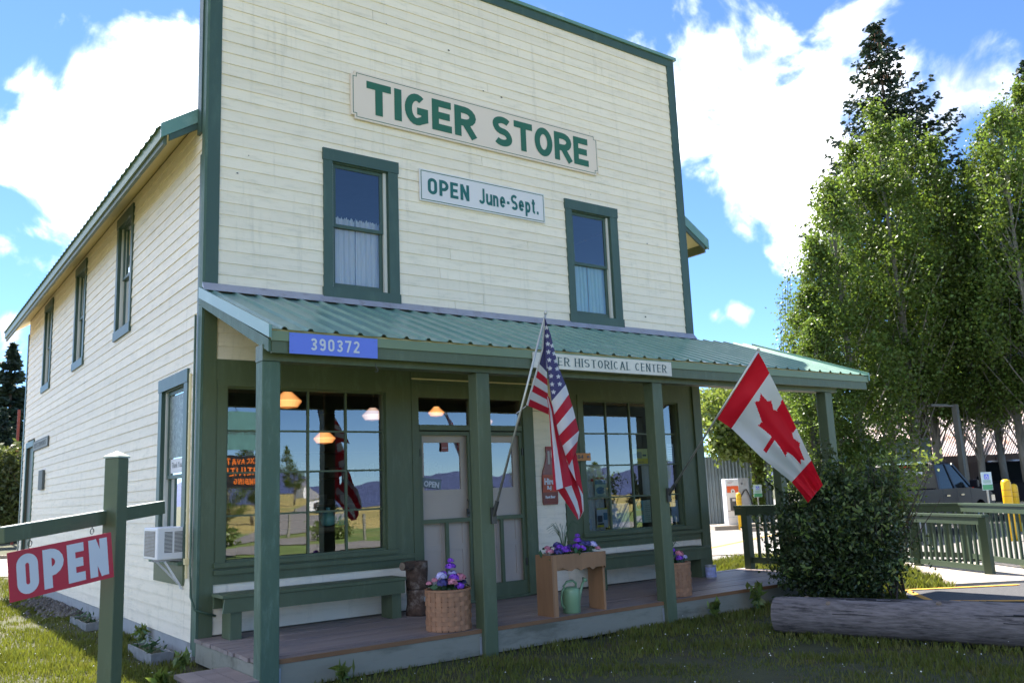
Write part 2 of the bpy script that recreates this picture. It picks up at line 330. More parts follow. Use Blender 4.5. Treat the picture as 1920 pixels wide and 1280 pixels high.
# ---- stroke lettering: glyphs as strokes in a unit-high box; (width, [strokes]); stroke = list of points
def arc(cx, cy, rx, ry, a0, a1, n=12):
    return [(cx+rx*math.cos(R(a0+(a1-a0)*i/n)), cy+ry*math.sin(R(a0+(a1-a0)*i/n))) for i in range(n+1)]
def glyph(c, w_, t):
    """w_: width/height of a normal letter, t: half stroke"""
    W = w_; h = 1-t; l = t; r = W-t; m = 0.5; cx = W/2
    rr = min(0.30, (W-2*t)/2)
    def rnd(top, bot, x0=l, x1=r):   # rounded rectangle ring points
        q = min((x1-x0)/2, 0.30)
        return [(x0, (top+bot)/2)]+arc(x0+q, top-q, q, q, 180, 90, 6)+arc(x1-q, top-q, q, q, 90, 0, 6)+arc(x1-q, bot+q, q, q, 0, -90, 6)+arc(x0+q, bot+q, q, q, -90, -180, 6)+[(x0, (top+bot)/2)]
    G = {
     'T': (W, [[(0, h), (W, h)], [(cx, h), (cx, 0)]]),
     'I': (2*t, [[(t, 1), (t, 0)]]),
     'E': (W*.88, [[(l, 1), (l, 0)], [(l, h), (W*.86, h)], [(l, m), (W*.80, m)], [(l, t), (W*.88, t)]]),
     'R': (W, [[(l, 1), (l, 0)], [(l, h)]+[(r-.27, h)]+arc(r-.27, (h+m-.03)/2, .27, (h-m+.03)/2, 90, -90, 8)+[(l, m-.03)], [(cx*.95, m-.03), (W-t*.6, 0)]]),
     'G': (W*1.04, [arc(cx, m, cx-t, .5-t, 52, 300, 16)+[(r, .22), (r, m-.04), (cx*1.05, m-.04)]]),
     'S': (W, [arc(cx, .73, (r-l)/2, h-.73, 30, 180, 10)+arc(cx, .73, (r-l)/2, .23, 180, 270, 5)[1:]+arc(cx, .27, (r-l)/2, .23, 90, 0, 5)[1:]+arc(cx, .27, (r-l)/2, .27-t, 0, -150, 10)[1:]]),
     'O': (W, [rnd(h, t)] if W < .62 else [arc(cx, m, cx-t, .5-t, 0, 360, 28)]),
     'P': (W*.95, [[(l, 1), (l, 0)], [(l, h), (r-.25, h)]+arc(r-.25, (h+.42)/2, .25, (h-.42)/2, 90, -90, 8)+[(l, .42)]]),
     'N': (W, [[(l, 1), (l, 0)], [(l+.0, 1-.02), (r, .02)], [(r, 1), (r, 0)]]),
     'H': (W, [[(l, 1), (l, 0)], [(r, 1), (r, 0)], [(l, m), (r, m)]]),
     'A': (W, [[(cx, 1), (0+t*.6, 0)], [(cx, 1), (W-t*.6, 0)], [(W*.2, .33), (W*.8, .33)]]),
     'L': (W*.8, [[(l, 1), (l, 0)], [(l, t), (W*.8, t)]]),
     'C': (W, [arc(cx, m, cx-t, .5-t, 48, 312, 18)]),
     'U': (W, [[(l, 1), (l, .3)]+arc(cx, .3, (r-l)/2, .3-t, 180, 360, 10)+[(r, 1)]]),
     '0': (W, [rnd(h, t)]),
     '3': (W, [arc(cx, .74, (r-l)/2, h-.74, 160, -90, 10)+arc(cx, .27, (r-l)/2, .27-t, 90, -160, 10)]),
     '9': (W, [arc(cx, .70, (r-l)/2, h-.70, 0, 360, 18), [(r, .70), (r, .35)]+arc(cx, .30, (r-l)/2, .30-t, 0, -150, 8)]),
     '7': (W, [[(0, h), (r+.02, h), (W*.38, 0)]]),
     '2': (W, [arc(cx, .72, (r-l)/2, h-.72, 165, 0, 8)+[(r-.03, .60), (l, t)], [(0, t), (W, t)]]),
     'J': (W*.8, [[(W*.62, 1), (W*.62, .25)]+arc(W*.35, .25, W*.27, .25-t, 0, -170, 8)]),
     'u': (W*.85, [[(l, .72), (l, .25)]+arc(W*.40, .25, W*.40-l, .25-t, 180, 360, 8), [(W*.80-t*.3, .72), (W*.80-t*.3, 0)]]),
     'n': (W*.85, [[(l, .72), (l, 0)], arc(W*.40, .45, W*.40-l, .27-t, 170, 0, 8)+[(W*.80-l, 0)]]),
     'e': (W*.85, [[(l, .38), (W*.80-t, .38)]+arc(W*.40, .38, W*.40-l, .36-t, 0, 320, 14)]),
     'p': (W*.85, [[(l, .72), (l, -.25)], arc(W*.40, .36, W*.40-l, .36-t, 0, 360, 16)]),
     't': (W*.55, [[(W*.25, .95), (W*.25, .2)]+arc(W*.25+.12, .2, .12, .2-t, 180, 280, 5), [(0, .70), (W*.5, .70)]]),
     '-': (W*.5, [[(0.02, .40), (W*.42, .40)]]),
     '.': (2.4*t, [[(t*1.2, 2.2*t), (t*1.2, 0)]]),
     ' ': (W*.55, []),
     'B': (W, [[(l, 1), (l, 0)], [(l, h), (r-.25, h)]+arc(r-.25, (h+.52)/2, .22, (h-.52)/2, 90, -90, 6)+[(l, .52)], [(l, .52), (r-.25, .52)]+arc(r-.25, (.52+t)/2, .25, (.52-t)/2, 90, -90, 6)+[(l, t)]]),
     'V': (W, [[(0, 1), (cx, 0)], [(W, 1), (cx, 0)]]), 'X': (W, [[(0, 1), (W, 0)], [(W, 1), (0, 0)]]),
     'W': (W*1.3, [[(0, 1), (W*.33, 0)], [(W*.33, 0), (W*.65, .9)], [(W*.65, .9), (W*.97, 0)], [(W*.97, 0), (W*1.3, 1)]]),
     'M': (W*1.1, [[(l, 0), (l, 1)], [(l, 1), (W*.55, .2)], [(W*.55, .2), (W*1.1-t, 1)], [(W*1.1-t, 1), (W*1.1-t, 0)]]),
     'D': (W, [[(l, 1), (l, 0)], [(l, h), (cx, h)]+arc(cx, m, r-cx, .5-t, 90, -90, 10)+[(l, t)]]),
     '1': (W*.7, [[(W*.4, 1), (W*.4, 0)], [(W*.4, 1), (W*.12, .8)]]),
     '4': (W, [[(W*.7, 1), (W*.7, 0)], [(W*.7, 1), (0, .3), (W, .3)]]),
     'i': (2*t, [[(t, .66), (t, 0)], [(t, .95), (t, .82)]]), 'r': (W*.6, [[(t, .66), (t, 0)], arc(W*.4, .4, W*.3, .24, 160, 60, 5)]),
     'F': (W*.85, [[(l, 1), (l, 0)], [(l, h), (W*.85, h)], [(l, m), (W*.75, m)]]),
    }
    return G[c]
def lettering(text, org, ux, uz, nrm, height, w_=0.62, t=0.085, gap=0.16, mat=None, width=None, contrast=1.0, serif=0.0, off=0.003, wide=None):
    """returns an MB with the strokes of text; org = lower left; ux,uz unit vectors; contrast<1 thins horizontals"""
    mb = MB(); org = Vector(org); ux = Vector(ux); uz = Vector(uz); nrm = Vector(nrm)
    pos = 0.0; items = []
    for c in text:
        ww, st = glyph(c, (wide or {}).get(c, w_), t); items.append((pos, c, ww, st)); pos += ww+gap
    total = pos-gap; sx = (width/(total*height)) if width else 1.0
    k = 0
    def P(x, y, o): return org+ux*(x*height*sx)+uz*(y*height)+nrm*o
    for x0, c, ww, st in items:
        for s_ in st:
            k += 1; o = off+0.0004*(k % 5)
            pts = [(x0+x, y) for x, y in s_]
            pts = [p for i, p in enumerate(pts) if i == 0 or abs(p[0]-pts[i-1][0])+abs(p[1]-pts[i-1][1]) > 1e-4]
            L, Rr = [], []
            n = len(pts); closed = n > 3 and abs(pts[0][0]-pts[-1][0])+abs(pts[0][1]-pts[-1][1]) < 0.02
            for i, (x, y) in enumerate(pts):
                def dirn(a, b):
                    dx, dy = pts[b][0]-pts[a][0], pts[b][1]-pts[a][1]; q = math.hypot(dx, dy)+1e-9; return dx/q, dy/q
                if 0 < i < n-1: d1 = dirn(i-1, i); d2 = dirn(i, i+1)
                elif closed: d1 = dirn(n-2, n-1); d2 = dirn(0, 1)
                elif i == 0: d1 = d2 = dirn(0, 1)
                else: d1 = d2 = dirn(n-2, n-1)
                nx, ny = -(d1[1]+d2[1]), d1[0]+d2[0]; q = math.hypot(nx, ny)+1e-9; nx /= q; ny /= q
                cosv = max(0.55, nx*-d1[1]+ny*d1[0])
                vert = abs(nx)   # 1 for vertical stroke
                hw = t*(contrast+(1-contrast)*vert)/cosv
                L.append((x+nx*hw/ (1 if sx == 0 else 1), y+ny*hw)); Rr.append((x-nx*hw, y-ny*hw))
            vs = [P(a, b, o) for a, b in L]+[P(a, b, o) for a, b in Rr]
            fs = [(i, n+i, n+i+1, i+1) for i in range(n-1)]
            mb.add(vs, fs, mat)
            if serif > 0 and not closed:
                for (x, y) in (pts[0], pts[-1]):
                    if y > 0.93 or y < 0.07:
                        yy = 1-0.02 if y > .5 else 0.02; k += 1; o2 = off+0.0004*(k % 5)+.0022
                        mb.poly([P(x-serif, yy-.022, o2), P(x+serif, yy-.022, o2), P(x+serif, yy+.022, o2), P(x-serif, yy+.022, o2)], mat)
    return mb

def small_text(body, org, ux, uz, size, mat, name='lettering', parent=None, bold=0.0, sx=1.0, off=0.002, **kw):
    cu_ = bpy.data.curves.new('txt', 'FONT'); cu_.body = body; cu_.size = size; cu_.offset = bold; cu_.resolution_u = 2
    ob = bpy.data.objects.new('txt', cu_); COL.objects.link(ob)
    dg = bpy.context.evaluated_depsgraph_get(); me = bpy.data.meshes.new_from_object(ob.evaluated_get(dg))
    bpy.data.objects.remove(ob); ux = Vector(ux).normalized(); uz = Vector(uz).normalized(); nn = ux.cross(uz)
    b = base_of(parent) if parent else Vector((0, 0, 0))
    me.transform(Matrix(((ux.x*sx, uz.x, nn.x, org[0]-b.x+nn.x*off), (ux.y*sx, uz.y, nn.y, org[1]-b.y+nn.y*off), (ux.z*sx, uz.z, nn.z, org[2]-b.z+nn.z*off), (0, 0, 0, 1))))
    me.materials.clear(); me.materials.append(mat)
    o = bpy.data.objects.new(name, me); COL.objects.link(o)
    if parent: o.parent = parent
    tag(o, **kw); return o

# ================================================================== SETTING
FZ = -0.004
def sheet(name, poly, z, mat, **kw):
    return MB().poly([(x, y, z) for x, y in poly], mat).build(name, **kw)
# ground: a sheet to the horizon, finer and slightly uneven near the store
def ground():
    xs = sorted(set([-4000, -1500, -500, -150, -60, -30]+[x*0.5-12 for x in range(0, 80)]+[32, 40, 60, 150, 500, 1500, 4000]))
    ys = sorted(set([-4000, -1500, -500, -150, -60, -30]+[y*0.5-12 for y in range(0, 90)]+[36, 45, 60, 150, 500, 1500, 4000]))
    v = []
    for y in ys:
        for x in xs:
            z = -0.02
            if abs(x) < 30 and abs(y) < 34: z += 0.05*(mnoise.noise(Vector((x*0.35, y*0.35, 0)))-0.2)
            if x > 9.0: z = -0.03
            v.append((x, y, z))
    nx = len(xs); f = [(j*nx+i, j*nx+i+1, (j+1)*nx+i+1, (j+1)*nx+i) for j in range(len(ys)-1) for i in range(nx-1)]
    return MB().add(v, f, soil).build('ground', kind='structure', smooth=True)
ground()
# parking lot beyond the store, strip of dark asphalt with yellow bay lines at the right, concrete walk, gravel drive at the left
sheet('parking_lot', [(13.4, -1.0), (11.1, 3.1), (8.8, 5.6), (8.6, 40), (60, 40), (60, -8), (12.4, -8)], 0.002, asphalt, kind='structure')
sheet('dark_asphalt_bay', [(8.6, -2.35), (7.5, -3.2), (6.9, -4.1), (5.9, -6.0), (5.5, -9), (12.3, -9), (12.3, -6.0), (10.35, -3.25), (9.3, -2.75)], 0.006, asphalt2, kind='structure')
def line(p, q, wd, z, mat, name):
    p = Vector((*p, z)); q = Vector((*q, z)); s_ = (q-p).normalized().cross(Vector((0, 0, 1)))*wd/2
    MB().poly([p-s_, p+s_, q+s_, q-s_], mat).build(name, kind='structure')
line((6.95, -4.05), (8.62, -2.42), 0.09, 0.012, paintyellow, 'painted_line')
line((8.65, -2.46), (9.9, -3.3), 0.09, 0.016, paintyellow, 'painted_line')
line((7.75, -3.25), (8.6, -4.35), 0.11, 0.016, paintyellow, 'painted_line')
line((13, 5.2), (21, 8.2), 0.12, 0.008, paintyellow, 'painted_line')
line((13.5, 3.6), (22, 6.6), 0.18, 0.008, paintwhite, 'painted_line')
MB().prism([(9.4, -2.7, -.02), (12.05, -0.3, -.02), (12.6, -1.2, -.02), (12.9, -1.9, -.02), (10.4, -3.3, -.02)], (0, 0, 0.055), concrete).build('concrete_walk', kind='structure')
sheet('gravel_drive', [(-40, 15.8), (1.2, 15.6), (8, 17), (8, 25), (-40, 24)], 0.016, concrete, kind='structure')
MB().box(-40, 3, 25.5, 25.7, -.05, 0.11, concrete).build('kerb', kind='structure')
MB().prism([(12.8, 3.2, 0), (8.9, 6.0, 0), (8.95, 6.15, 0), (12.95, 3.35, 0)], (0, 0, .02), concrete).build('lot_kerb', kind='structure')
# view opposite the store (seen mirrored in the panes): road, fields, wooded mountains
sheet('far_field', [(-600, -22), (600, -22), (900, -900), (-900, -900)], 0.02, field, kind='structure')
sheet('road', [(-600, -17), (600, -17), (600, -21.5), (-600, -21.5)], 0.03, asphalt, kind='structure')
MB().poly([(8, -24, .05), (12, -24, .05), (60, -120, .05), (52, -120, .05)], asphalt).build('field_track', kind='structure')
hillm = material('haze_blue_forest', (0.040, 0.060, 0.150), 0.95, var=0.25, scale=0.02)  # distant haze painted as blue into the forest colour
def hills(name, dist, h, seed, a0, a1, mat, base=0.0):
    v = []; n = 120; rows = 10
    for j in range(rows+1):
        for i in range(n+1):
            a = R(a0+(a1-a0)*i/n); t_ = j/rows; d = dist+t_*dist*0.35
            hh = h*(0.55+0.75*mnoise.fractal(Vector((a*5.0+seed, seed, 0)), 0.6, 2.2, 5)+0.25*mnoise.noise(Vector((a*2.0, seed*3, 0))))
            z = max(0, hh)*math.sin(min(1, t_*1.1)*math.pi/2)**0.8+h*0.06*mnoise.noise(Vector((a*40, t_*8, seed)))*t_
            v.append((d*math.sin(a), d*math.cos(a), z-2+base))
    f = [(j*(n+1)+i, j*(n+1)+i+1, (j+1)*(n+1)+i+1, (j+1)*(n+1)+i) for j in range(rows) for i in range(n)]
    MB().add(v, f, mat).build(name, kind='structure', smooth=True)
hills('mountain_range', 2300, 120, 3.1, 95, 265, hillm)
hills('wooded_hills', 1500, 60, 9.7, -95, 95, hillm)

# ================================================================== THE STORE
W, L, HF = 7.5, 12.9, 8.4
store = thing('general_store', (3.75, 6.45, 0), 'cream clapboard two-storey store with green trim, tall false front and green metal porch roof', 'store')
FR = lambda u, o, z: (u, -o, z)          # front wall: u = x, outward = -y
SD = lambda u, o, z: (-o, u, z)          # side wall: u = y, outward = -x
WT = 0.14
def wall_backing(frame, u0, u1, z0, z1, holes, name):
    mb = MB(); us = sorted({u0, u1, *[h[0] for h in holes], *[h[1] for h in holes]}); zs = sorted({z0, z1, *[h[2] for h in holes], *[h[3] for h in holes]})
    for a, b in zip(us, us[1:]):
        run = None
        for c, d in zip(zs, zs[1:]):
            um, zm = (a+b)/2, (c+d)/2
            if any(h[0] < um < h[1] and h[2] < zm < h[3] for h in holes):
                if run: mb.box_f(frame, a, b, run, c); run = None
            elif run is None: run = c
        if run is not None: mb.box_f(frame, a, b, run, zs[-1])
    mb.build(name, store)
def box_f(s, frame, a, b, z0, z1, o0=-WT, o1=0.0, mat=None):
    p = [frame(u, o, z) for u, o, z in ((a, o0, z0), (b, o1, z1))]
    return s.box(p[0][0], p[1][0], p[0][1], p[1][1], z0, z1, mat or darkvoid)
MB.box_f = box_f
rb = random.Random(11)
def clapboards(frame, u0, u1, z0, z1, exp, holes, mat=cream, maxlen=2.6):
    z = z0; row = 0
    while z < z1-0.02:
        zt = min(z+exp, z1); ivs = [(u0, u1)]
        for h in holes:
            if zt > h[2]+0.01 and z < h[3]-0.01:
                nv = []
                for a, b in ivs:
                    if h[0] > a+.02 and h[0] < b: nv.append((a, h[0]))
                    if h[1] < b-.02 and h[1] > a: nv.append((h[1], b))
                    if h[1] <= a or h[0] >= b: nv.append((a, b))
                ivs = nv
        for a, b in ivs:
            cuts = [a]
            if b-a > maxlen and rb.random() < 0.62: cuts.append(a+(b-a)*rb.uniform(.2, .8))
            cuts.append(b)
            for p, q in zip(cuts, cuts[1:]):
                if q-p < 0.02: continue
                g = 0.0025; ob = 0.0165+rb.uniform(-.0015, .002); ot = 0.006; dz = rb.uniform(-.0012, .0012); tw = rb.uniform(-.0018, .0018) if rb.random() < .8 else rb.uniform(-.006, .006)
                z_ = z+dz+(.0045 if rb.random() < .14 else 0); top = zt+0.004
                n = 1 if q-p < 2 else 2
                # lapped board: thick at its lower edge, thin at the top
                pts = []
                for i in range(n+1):
                    u = p+g+(q-p-2*g)*i/n; j = (tw if i else -tw)+(rb.uniform(-.0012, .0012) if 0 < i < n else 0)
                    pts += [frame(u, 0.0005, z_+j), frame(u, ob, z_+j), frame(u, ob-.001, z_+j+.006), frame(u, ot, top), frame(u, 0.0005, top)]
                fs = []
                for i in range(n):
                    for k in range(5): fs.append((i*5+k, i*5+(k+1) % 5, (i+1)*5+(k+1) % 5, (i+1)*5+k))
                fs += [(4, 3, 2, 1, 0), tuple(n*5+k for k in range(5))]
                MB().add(pts, fs, mat).build('clapboard', store)
        z += exp; row += 1

# openings (u0,u1,z0,z1)
UW = [(1.46, 2.20, 3.93, 5.47), (5.15, 5.89, 3.93, 5.47)]
BW1 = (0.25, 2.115, 0.93, 2.735); BW2 = (5.16, 7.04, 0.93, 2.735); DR = (2.56, 4.12, 0.235, 2.69)
wall_backing(FR, 0.0, W, 0.05, HF-.05, UW+[BW1, BW2, DR], 'front_wall')
SW = [(3.29, 4.04, 3.99, 5.52), (6.50, 7.22, 3.99, 5.52), (9.78, 10.54, 3.99, 5.52)]
SLW = (0.56, 1.45, 0.93, 2.83); SDR = (11.35, 12.25, 0.25, 2.86)
wall_backing(SD, 0.141, L, 0.05, 5.9, SW+[SLW, SDR], 'side_wall')
# far walls
mb = MB(); mb.box(W-.14, W, 0.001, L, 0.05, 5.9, bouncecream); mb.box(.001, W-.001, L-.1, L-.002, 0.05, 5.89, bouncecream)
mb.prism([(0.05, L-.05, 5.9), (W-.05, L-.05, 5.9), (W/2, L-.05, 8.2)], (0, .04, 0), bouncecream); mb.build('rear_wall', store)
# clapboards on the false front, under the porch, and on the side
cut = lambda h, c=.05: (h[0]-c, h[1]+c, h[2]-c, h[3]+c)
clapboards(FR, 0.12, W-.12, 3.80, HF-.10, 0.1355, [cut(h) for h in UW])
clapboards(FR, 0.12, W-.12, 3.02, 3.72, 0.142, [])
clapboards(FR, 0.12, 2.44, 0.235, 0.72, 0.122, [])
clapboards(FR, 4.30, 4.78, 0.235, 3.02, 0.122, [], maxlen=9)
clapboards(FR, 4.78, W-.14, 0.235, 0.72, 0.122, [])
clapboards(SD, 0.13, L-.10, 0.16, 5.765, 0.1300, [cut(h) for h in SW+[SLW, SDR]], maxlen=5.5)
MB().box(-0.012, 0.0, 0.14, L, -.05, 0.155, foundation).box(0, .1, 0.14, L, -.05, .05, foundation).build('foundation', store)
# corner boards and cap of the false front
TR = 0.028
MB().box(0.0, 0.135, -TR, 0.0, 3.72, HF-.01, green).build('corner_board', store)
MB().box(-TR, -.001, -TR, 0.085, 3.60, HF-.01, weathgreen).build('corner_board', store)
MB().box(-0.045, -.001, 0.088, 0.22, 5.55, HF-.01, green).build('corner_board', store)
MB().box(-TR+.004, -.002, 0.088, 0.155, 0.10, 5.30, green).build('corner_board', store)
MB().box(-TR, -.002, -TR, 0.085, 0.05, 3.597, weathgreen).build('corner_board', store)
MB().box(W-.135, W, -TR, 0.0, 3.72, HF-.01, green).box(W+.001, W+TR, -TR, 0.18, 3.0, HF-.01, green).build('corner_board', store)
MB().box(-.07, W+.07, -.06, .28, HF, HF+.05, roofmetal).box(0.0, W, -TR-.004, -.002, HF-.13, HF-.012, green).build('false_front_cap', store)
MB().box(0, W, 0.001, .24, 5.95, HF-.002, green).build('false_front_back', store)
for y_ in (L-.10,): MB().box(-TR, -.001, y_, L+.03, 0.1, 5.45, green).build('corner_board', store)

def sash_window(frame, h, name='sash_window', cas=0.12, jambw=0.035, curt=None, fringe=False, upfrac=.5, depth=0.06, glassm=upglass, sill=True, room=True, casl=None, casb=.12):
    u0, u1, z0, z1 = h; c = casl or cas
    w_ = MB()
    for a, b, c0, c1 in ((u0-c, u0, z0-.0, z1+.0), (u1, u1+cas, z0-.0, z1+.0)): w_.box_f(frame, a, b, c0, c1, .001, .032, green)
    w_.box_f(frame, u0-c-.01, u1+cas+.01, z1, z1+.145, .001, .038, green)
    w_.box_f(frame, u0-c-.01, u1+cas+.01, z0-casb, z0, .001, .042, green)
    # reveals
    w_.box_f(frame, u0, u0+.012, z0, z1, -.12, .0, green); w_.box_f(frame, u1-.012, u1, z0, z1, -.12, .0, green)
    w_.box_f(frame, u0+.012, u1-.012, z1-.012, z1, -.12, .0, green); w_.box_f(frame, u0+.012, u1-.012, z0, z0+.012, -.12, .01, green)
    fr = w_.build(name, store)
    MB().box_f(frame, u1-.013-jambw, u1-.0125, z0+.0125, z1-.0125, -.055, -.012, jamb).box_f(frame, u0+.0125, u0+.022, z0+.0125, z1-.0125, -.055, -.012, jamb).build('window_track', fr)
    zm = z0+(z1-z0)*upfrac; a, b = u0+.022, u1-.014-jambw
    for nm, c0, c1, o in (('upper_sash', zm-.02, z1-.013, -.032), ('lower_sash', z0+.013, zm+.02, -.056)):
        s_ = MB(); fw = .042
        s_.box_f(frame, a, a+fw, c0, c1, o-.022, o, green).box_f(frame, b-fw, b, c0, c1, o-.022, o, green)
        s_.box_f(frame, a+fw, b-fw, c1-.04, c1, o-.022, o-.0005, green).box_f(frame, a+fw, b-fw, c0, c0+(.04 if nm[0] == 'u' else .065), o-.022, o-.0005, green)
        s_.build(nm, fr)
        g = MB(); g.poly([frame(a+fw-.004, o-.012, c0+.03), frame(b-fw+.004, o-.012, c0+.03), frame(b-fw+.004, o-.012, c1-.03), frame(a+fw-.004, o-.012, c1-.03)], glassm); g.build('pane', fr)
    if curt:
        m_, zt = curt
        n = 64
        for k, (ca, cb) in enumerate(((a+.01, (a+b)/2-.004), ((a+b)/2-.004, b-.01))):
            v = []; fs = []; rows = 10
            for j in range(rows+1):
                for i in range(n+1):
                    t_ = i/n; zz = z0+.03+(zt-z0-.03)*j/rows
                    if j == rows: zz += .012*math.sin(t_*70+k)+.008*math.sin(t_*31)
                    o = -.115+.014*math.sin(t_*24+k*2+.4*math.sin(j*.3))+.006*math.sin(t_*57+j*.1)
                    v.append(frame(ca+(cb-ca)*t_, o, zz))
            for j in range(rows):
                for i in range(n): q = j*(n+1)+i; fs.append((q, q+1, q+n+2, q+n+1))
            MB().add(v, fs, m_).build('curtain', fr, smooth=True)
    return fr
sash_window(FR, UW[0], curt=(curtain, 4.83), casl=.115, cas=.135)
sash_window(FR, UW[1], curt=(aquacurtain, 4.72), casl=.115, cas=.145)
for h in SW: sash_window(SD, h, curt=None, cas=.10, casb=.13)
# dim upstairs rooms behind the upper windows
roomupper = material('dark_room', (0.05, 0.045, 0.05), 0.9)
mb = MB()
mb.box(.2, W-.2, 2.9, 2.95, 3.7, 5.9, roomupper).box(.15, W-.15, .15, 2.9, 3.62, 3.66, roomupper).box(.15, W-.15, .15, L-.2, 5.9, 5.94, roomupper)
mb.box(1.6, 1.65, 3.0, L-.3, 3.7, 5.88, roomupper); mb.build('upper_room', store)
# blinds in the side windows (lower half)
blindm = material('brown_slat_blind', (0.20, 0.16, 0.11), 0.6)
for h in SW:
    m = MB()
    for k in range(7):
        u = h[0]+.07+k*(h[1]-h[0]-.16)/6; m.box_f(SD, u, u+.05, h[2]+.05, h[2]+.72, -.12, -.105, blindm)
    m.build('vertical_blind', store)

# ---- display windows with surrounds (ground floor front)
def display_window(h, su0, su1):
    u0, u1, z0, z1 = h; s_ = MB(); o1 = .022
    s_.box_f(FR, su0, u0, .93, 2.735, .001, o1, porchgreen); s_.box_f(FR, u1, su1, .93, 2.735, .001, o1, porchgreen)
    s_.box_f(FR, su0, su1, 2.735, 3.02, .001, o1+.001, porchgreen); s_.box_f(FR, su0, su1, .72, .93, .001, o1+.001, porchgreen)
    s_.box_f(FR, su0-.0, su1, .815, .86, .023, .06, porchgreen)
    s_.box_f(FR, u0-.10, u0-.0, .93, 2.735, .0225, .034, porchgreen); s_.box_f(FR, u1, u1+.10, .93, 2.735, .0225, .034, porchgreen)
    s_.box_f(FR, u0-.10, u1+.10, 2.735, 2.80, .024, .038, porchgreen); s_.box_f(FR, u0-.12, u1+.12, .885, .929, .024, .07, porchgreen)
    fr = s_.build('display_window', store)
    # reveals
    r_ = MB(); r_.box_f(FR, u0, u0+.02, z0, z1, -.10, 0, porchgreen).box_f(FR, u1-.02, u1, z0, z1, -.10, 0, porchgreen).box_f(FR, u0+.02, u1-.02, z1-.02, z1, -.10, 0, porchgreen).box_f(FR, u0+.02, u1-.02, z0, z0+.02, -.10, .01, porchgreen)
    r_.build('window_frame', fr)
    n = 4; uu = [u0+.02+(u1-u0-.04)*i/n for i in range(n+1)]; zz = [z0+.02+(z1-z0-.04)*i/n for i in range(n+1)]
    for i in range(1, n): MB().box_f(FR, uu[i]-.011, uu[i]+.011, z0+.02, z1-.02, -.075, -.040, porchgreen).build('muntin', fr)
    for j in range(1, n): MB().box_f(FR, u0+.02, u1-.02, zz[j]-.010, zz[j]+.010, -.073, -.042, porchgreen).build('muntin', fr)
    for i in range(n):
        for j in range(n):
            tx, tz = rb.uniform(-.0010, .0010), rb.uniform(-.0010, .0010); o = -.060
            MB().poly([FR(uu[i]+.004, o-tx-tz, zz[j]+.004), FR(uu[i+1]-.004, o+tx-tz, zz[j]+.004), FR(uu[i+1]-.004, o+tx+tz, zz[j+1]-.004), FR(uu[i]+.004, o-tx+tz, zz[j+1]-.004)], winglass).build('pane', fr)
    return fr
dw1 = display_window(BW1, 0.137, 2.46)
dw2 = display_window(BW2, 4.79, 7.36)
MB().box_f(FR, 0.0, 0.135, 0.10, 3.58, .001, TR, porchgreen).build('corner_pilaster', store)
MB().box_f(FR, 7.365, 7.5, 0.235, 3.72, .001, .05, porchgreen).box(W+.001, W+.03, -.05, .14, 0.235, 3.0, porchgreen).build('corner_pilaster', store)

# ---- entrance: double screen doors under a transom
e = MB()
e.box_f(FR, 2.462, 2.555, .235, 2.86, .001, .03, porchgreen).box_f(FR, 4.12, 4.285, .235, 2.86, .001, .03, porchgreen)
e.box_f(FR, 2.462, 4.285, 2.862, 3.018, .001, .032, porchgreen).box_f(FR, 2.556, 4.119, 2.69, 2.86, .001, .024, porchgreen)
e.box_f(FR, 2.57, 4.10, 2.295, 2.36, -.07, .018, porchgreen).box_f(FR, 3.30, 3.385, .235, 2.294, -.07, .012, porchgreen)
e.box_f(FR, 3.30, 3.385, 2.361, 2.69, -.07, .010, porchgreen)
e.box_f(FR, 2.556, 2.57, .235, 2.69, -.12, 0, porchgreen).box_f(FR, 4.105, 4.119, .235, 2.69, -.12, 0, porchgreen)
entr = e.build('entrance_frame', store)
MB().box_f(FR, 2.46, 4.29, 2.90, 2.915, .033, .06, bouncecream).build('drip_cap', entr)
for a, b in ((2.575, 3.298), (3.387, 4.10)):
    MB().poly([FR(a, -.03, 2.36), FR(b, -.03, 2.36), FR(b, -.03, 2.69), FR(a, -.03, 2.69)], winglass).build('transom_pane', entr)
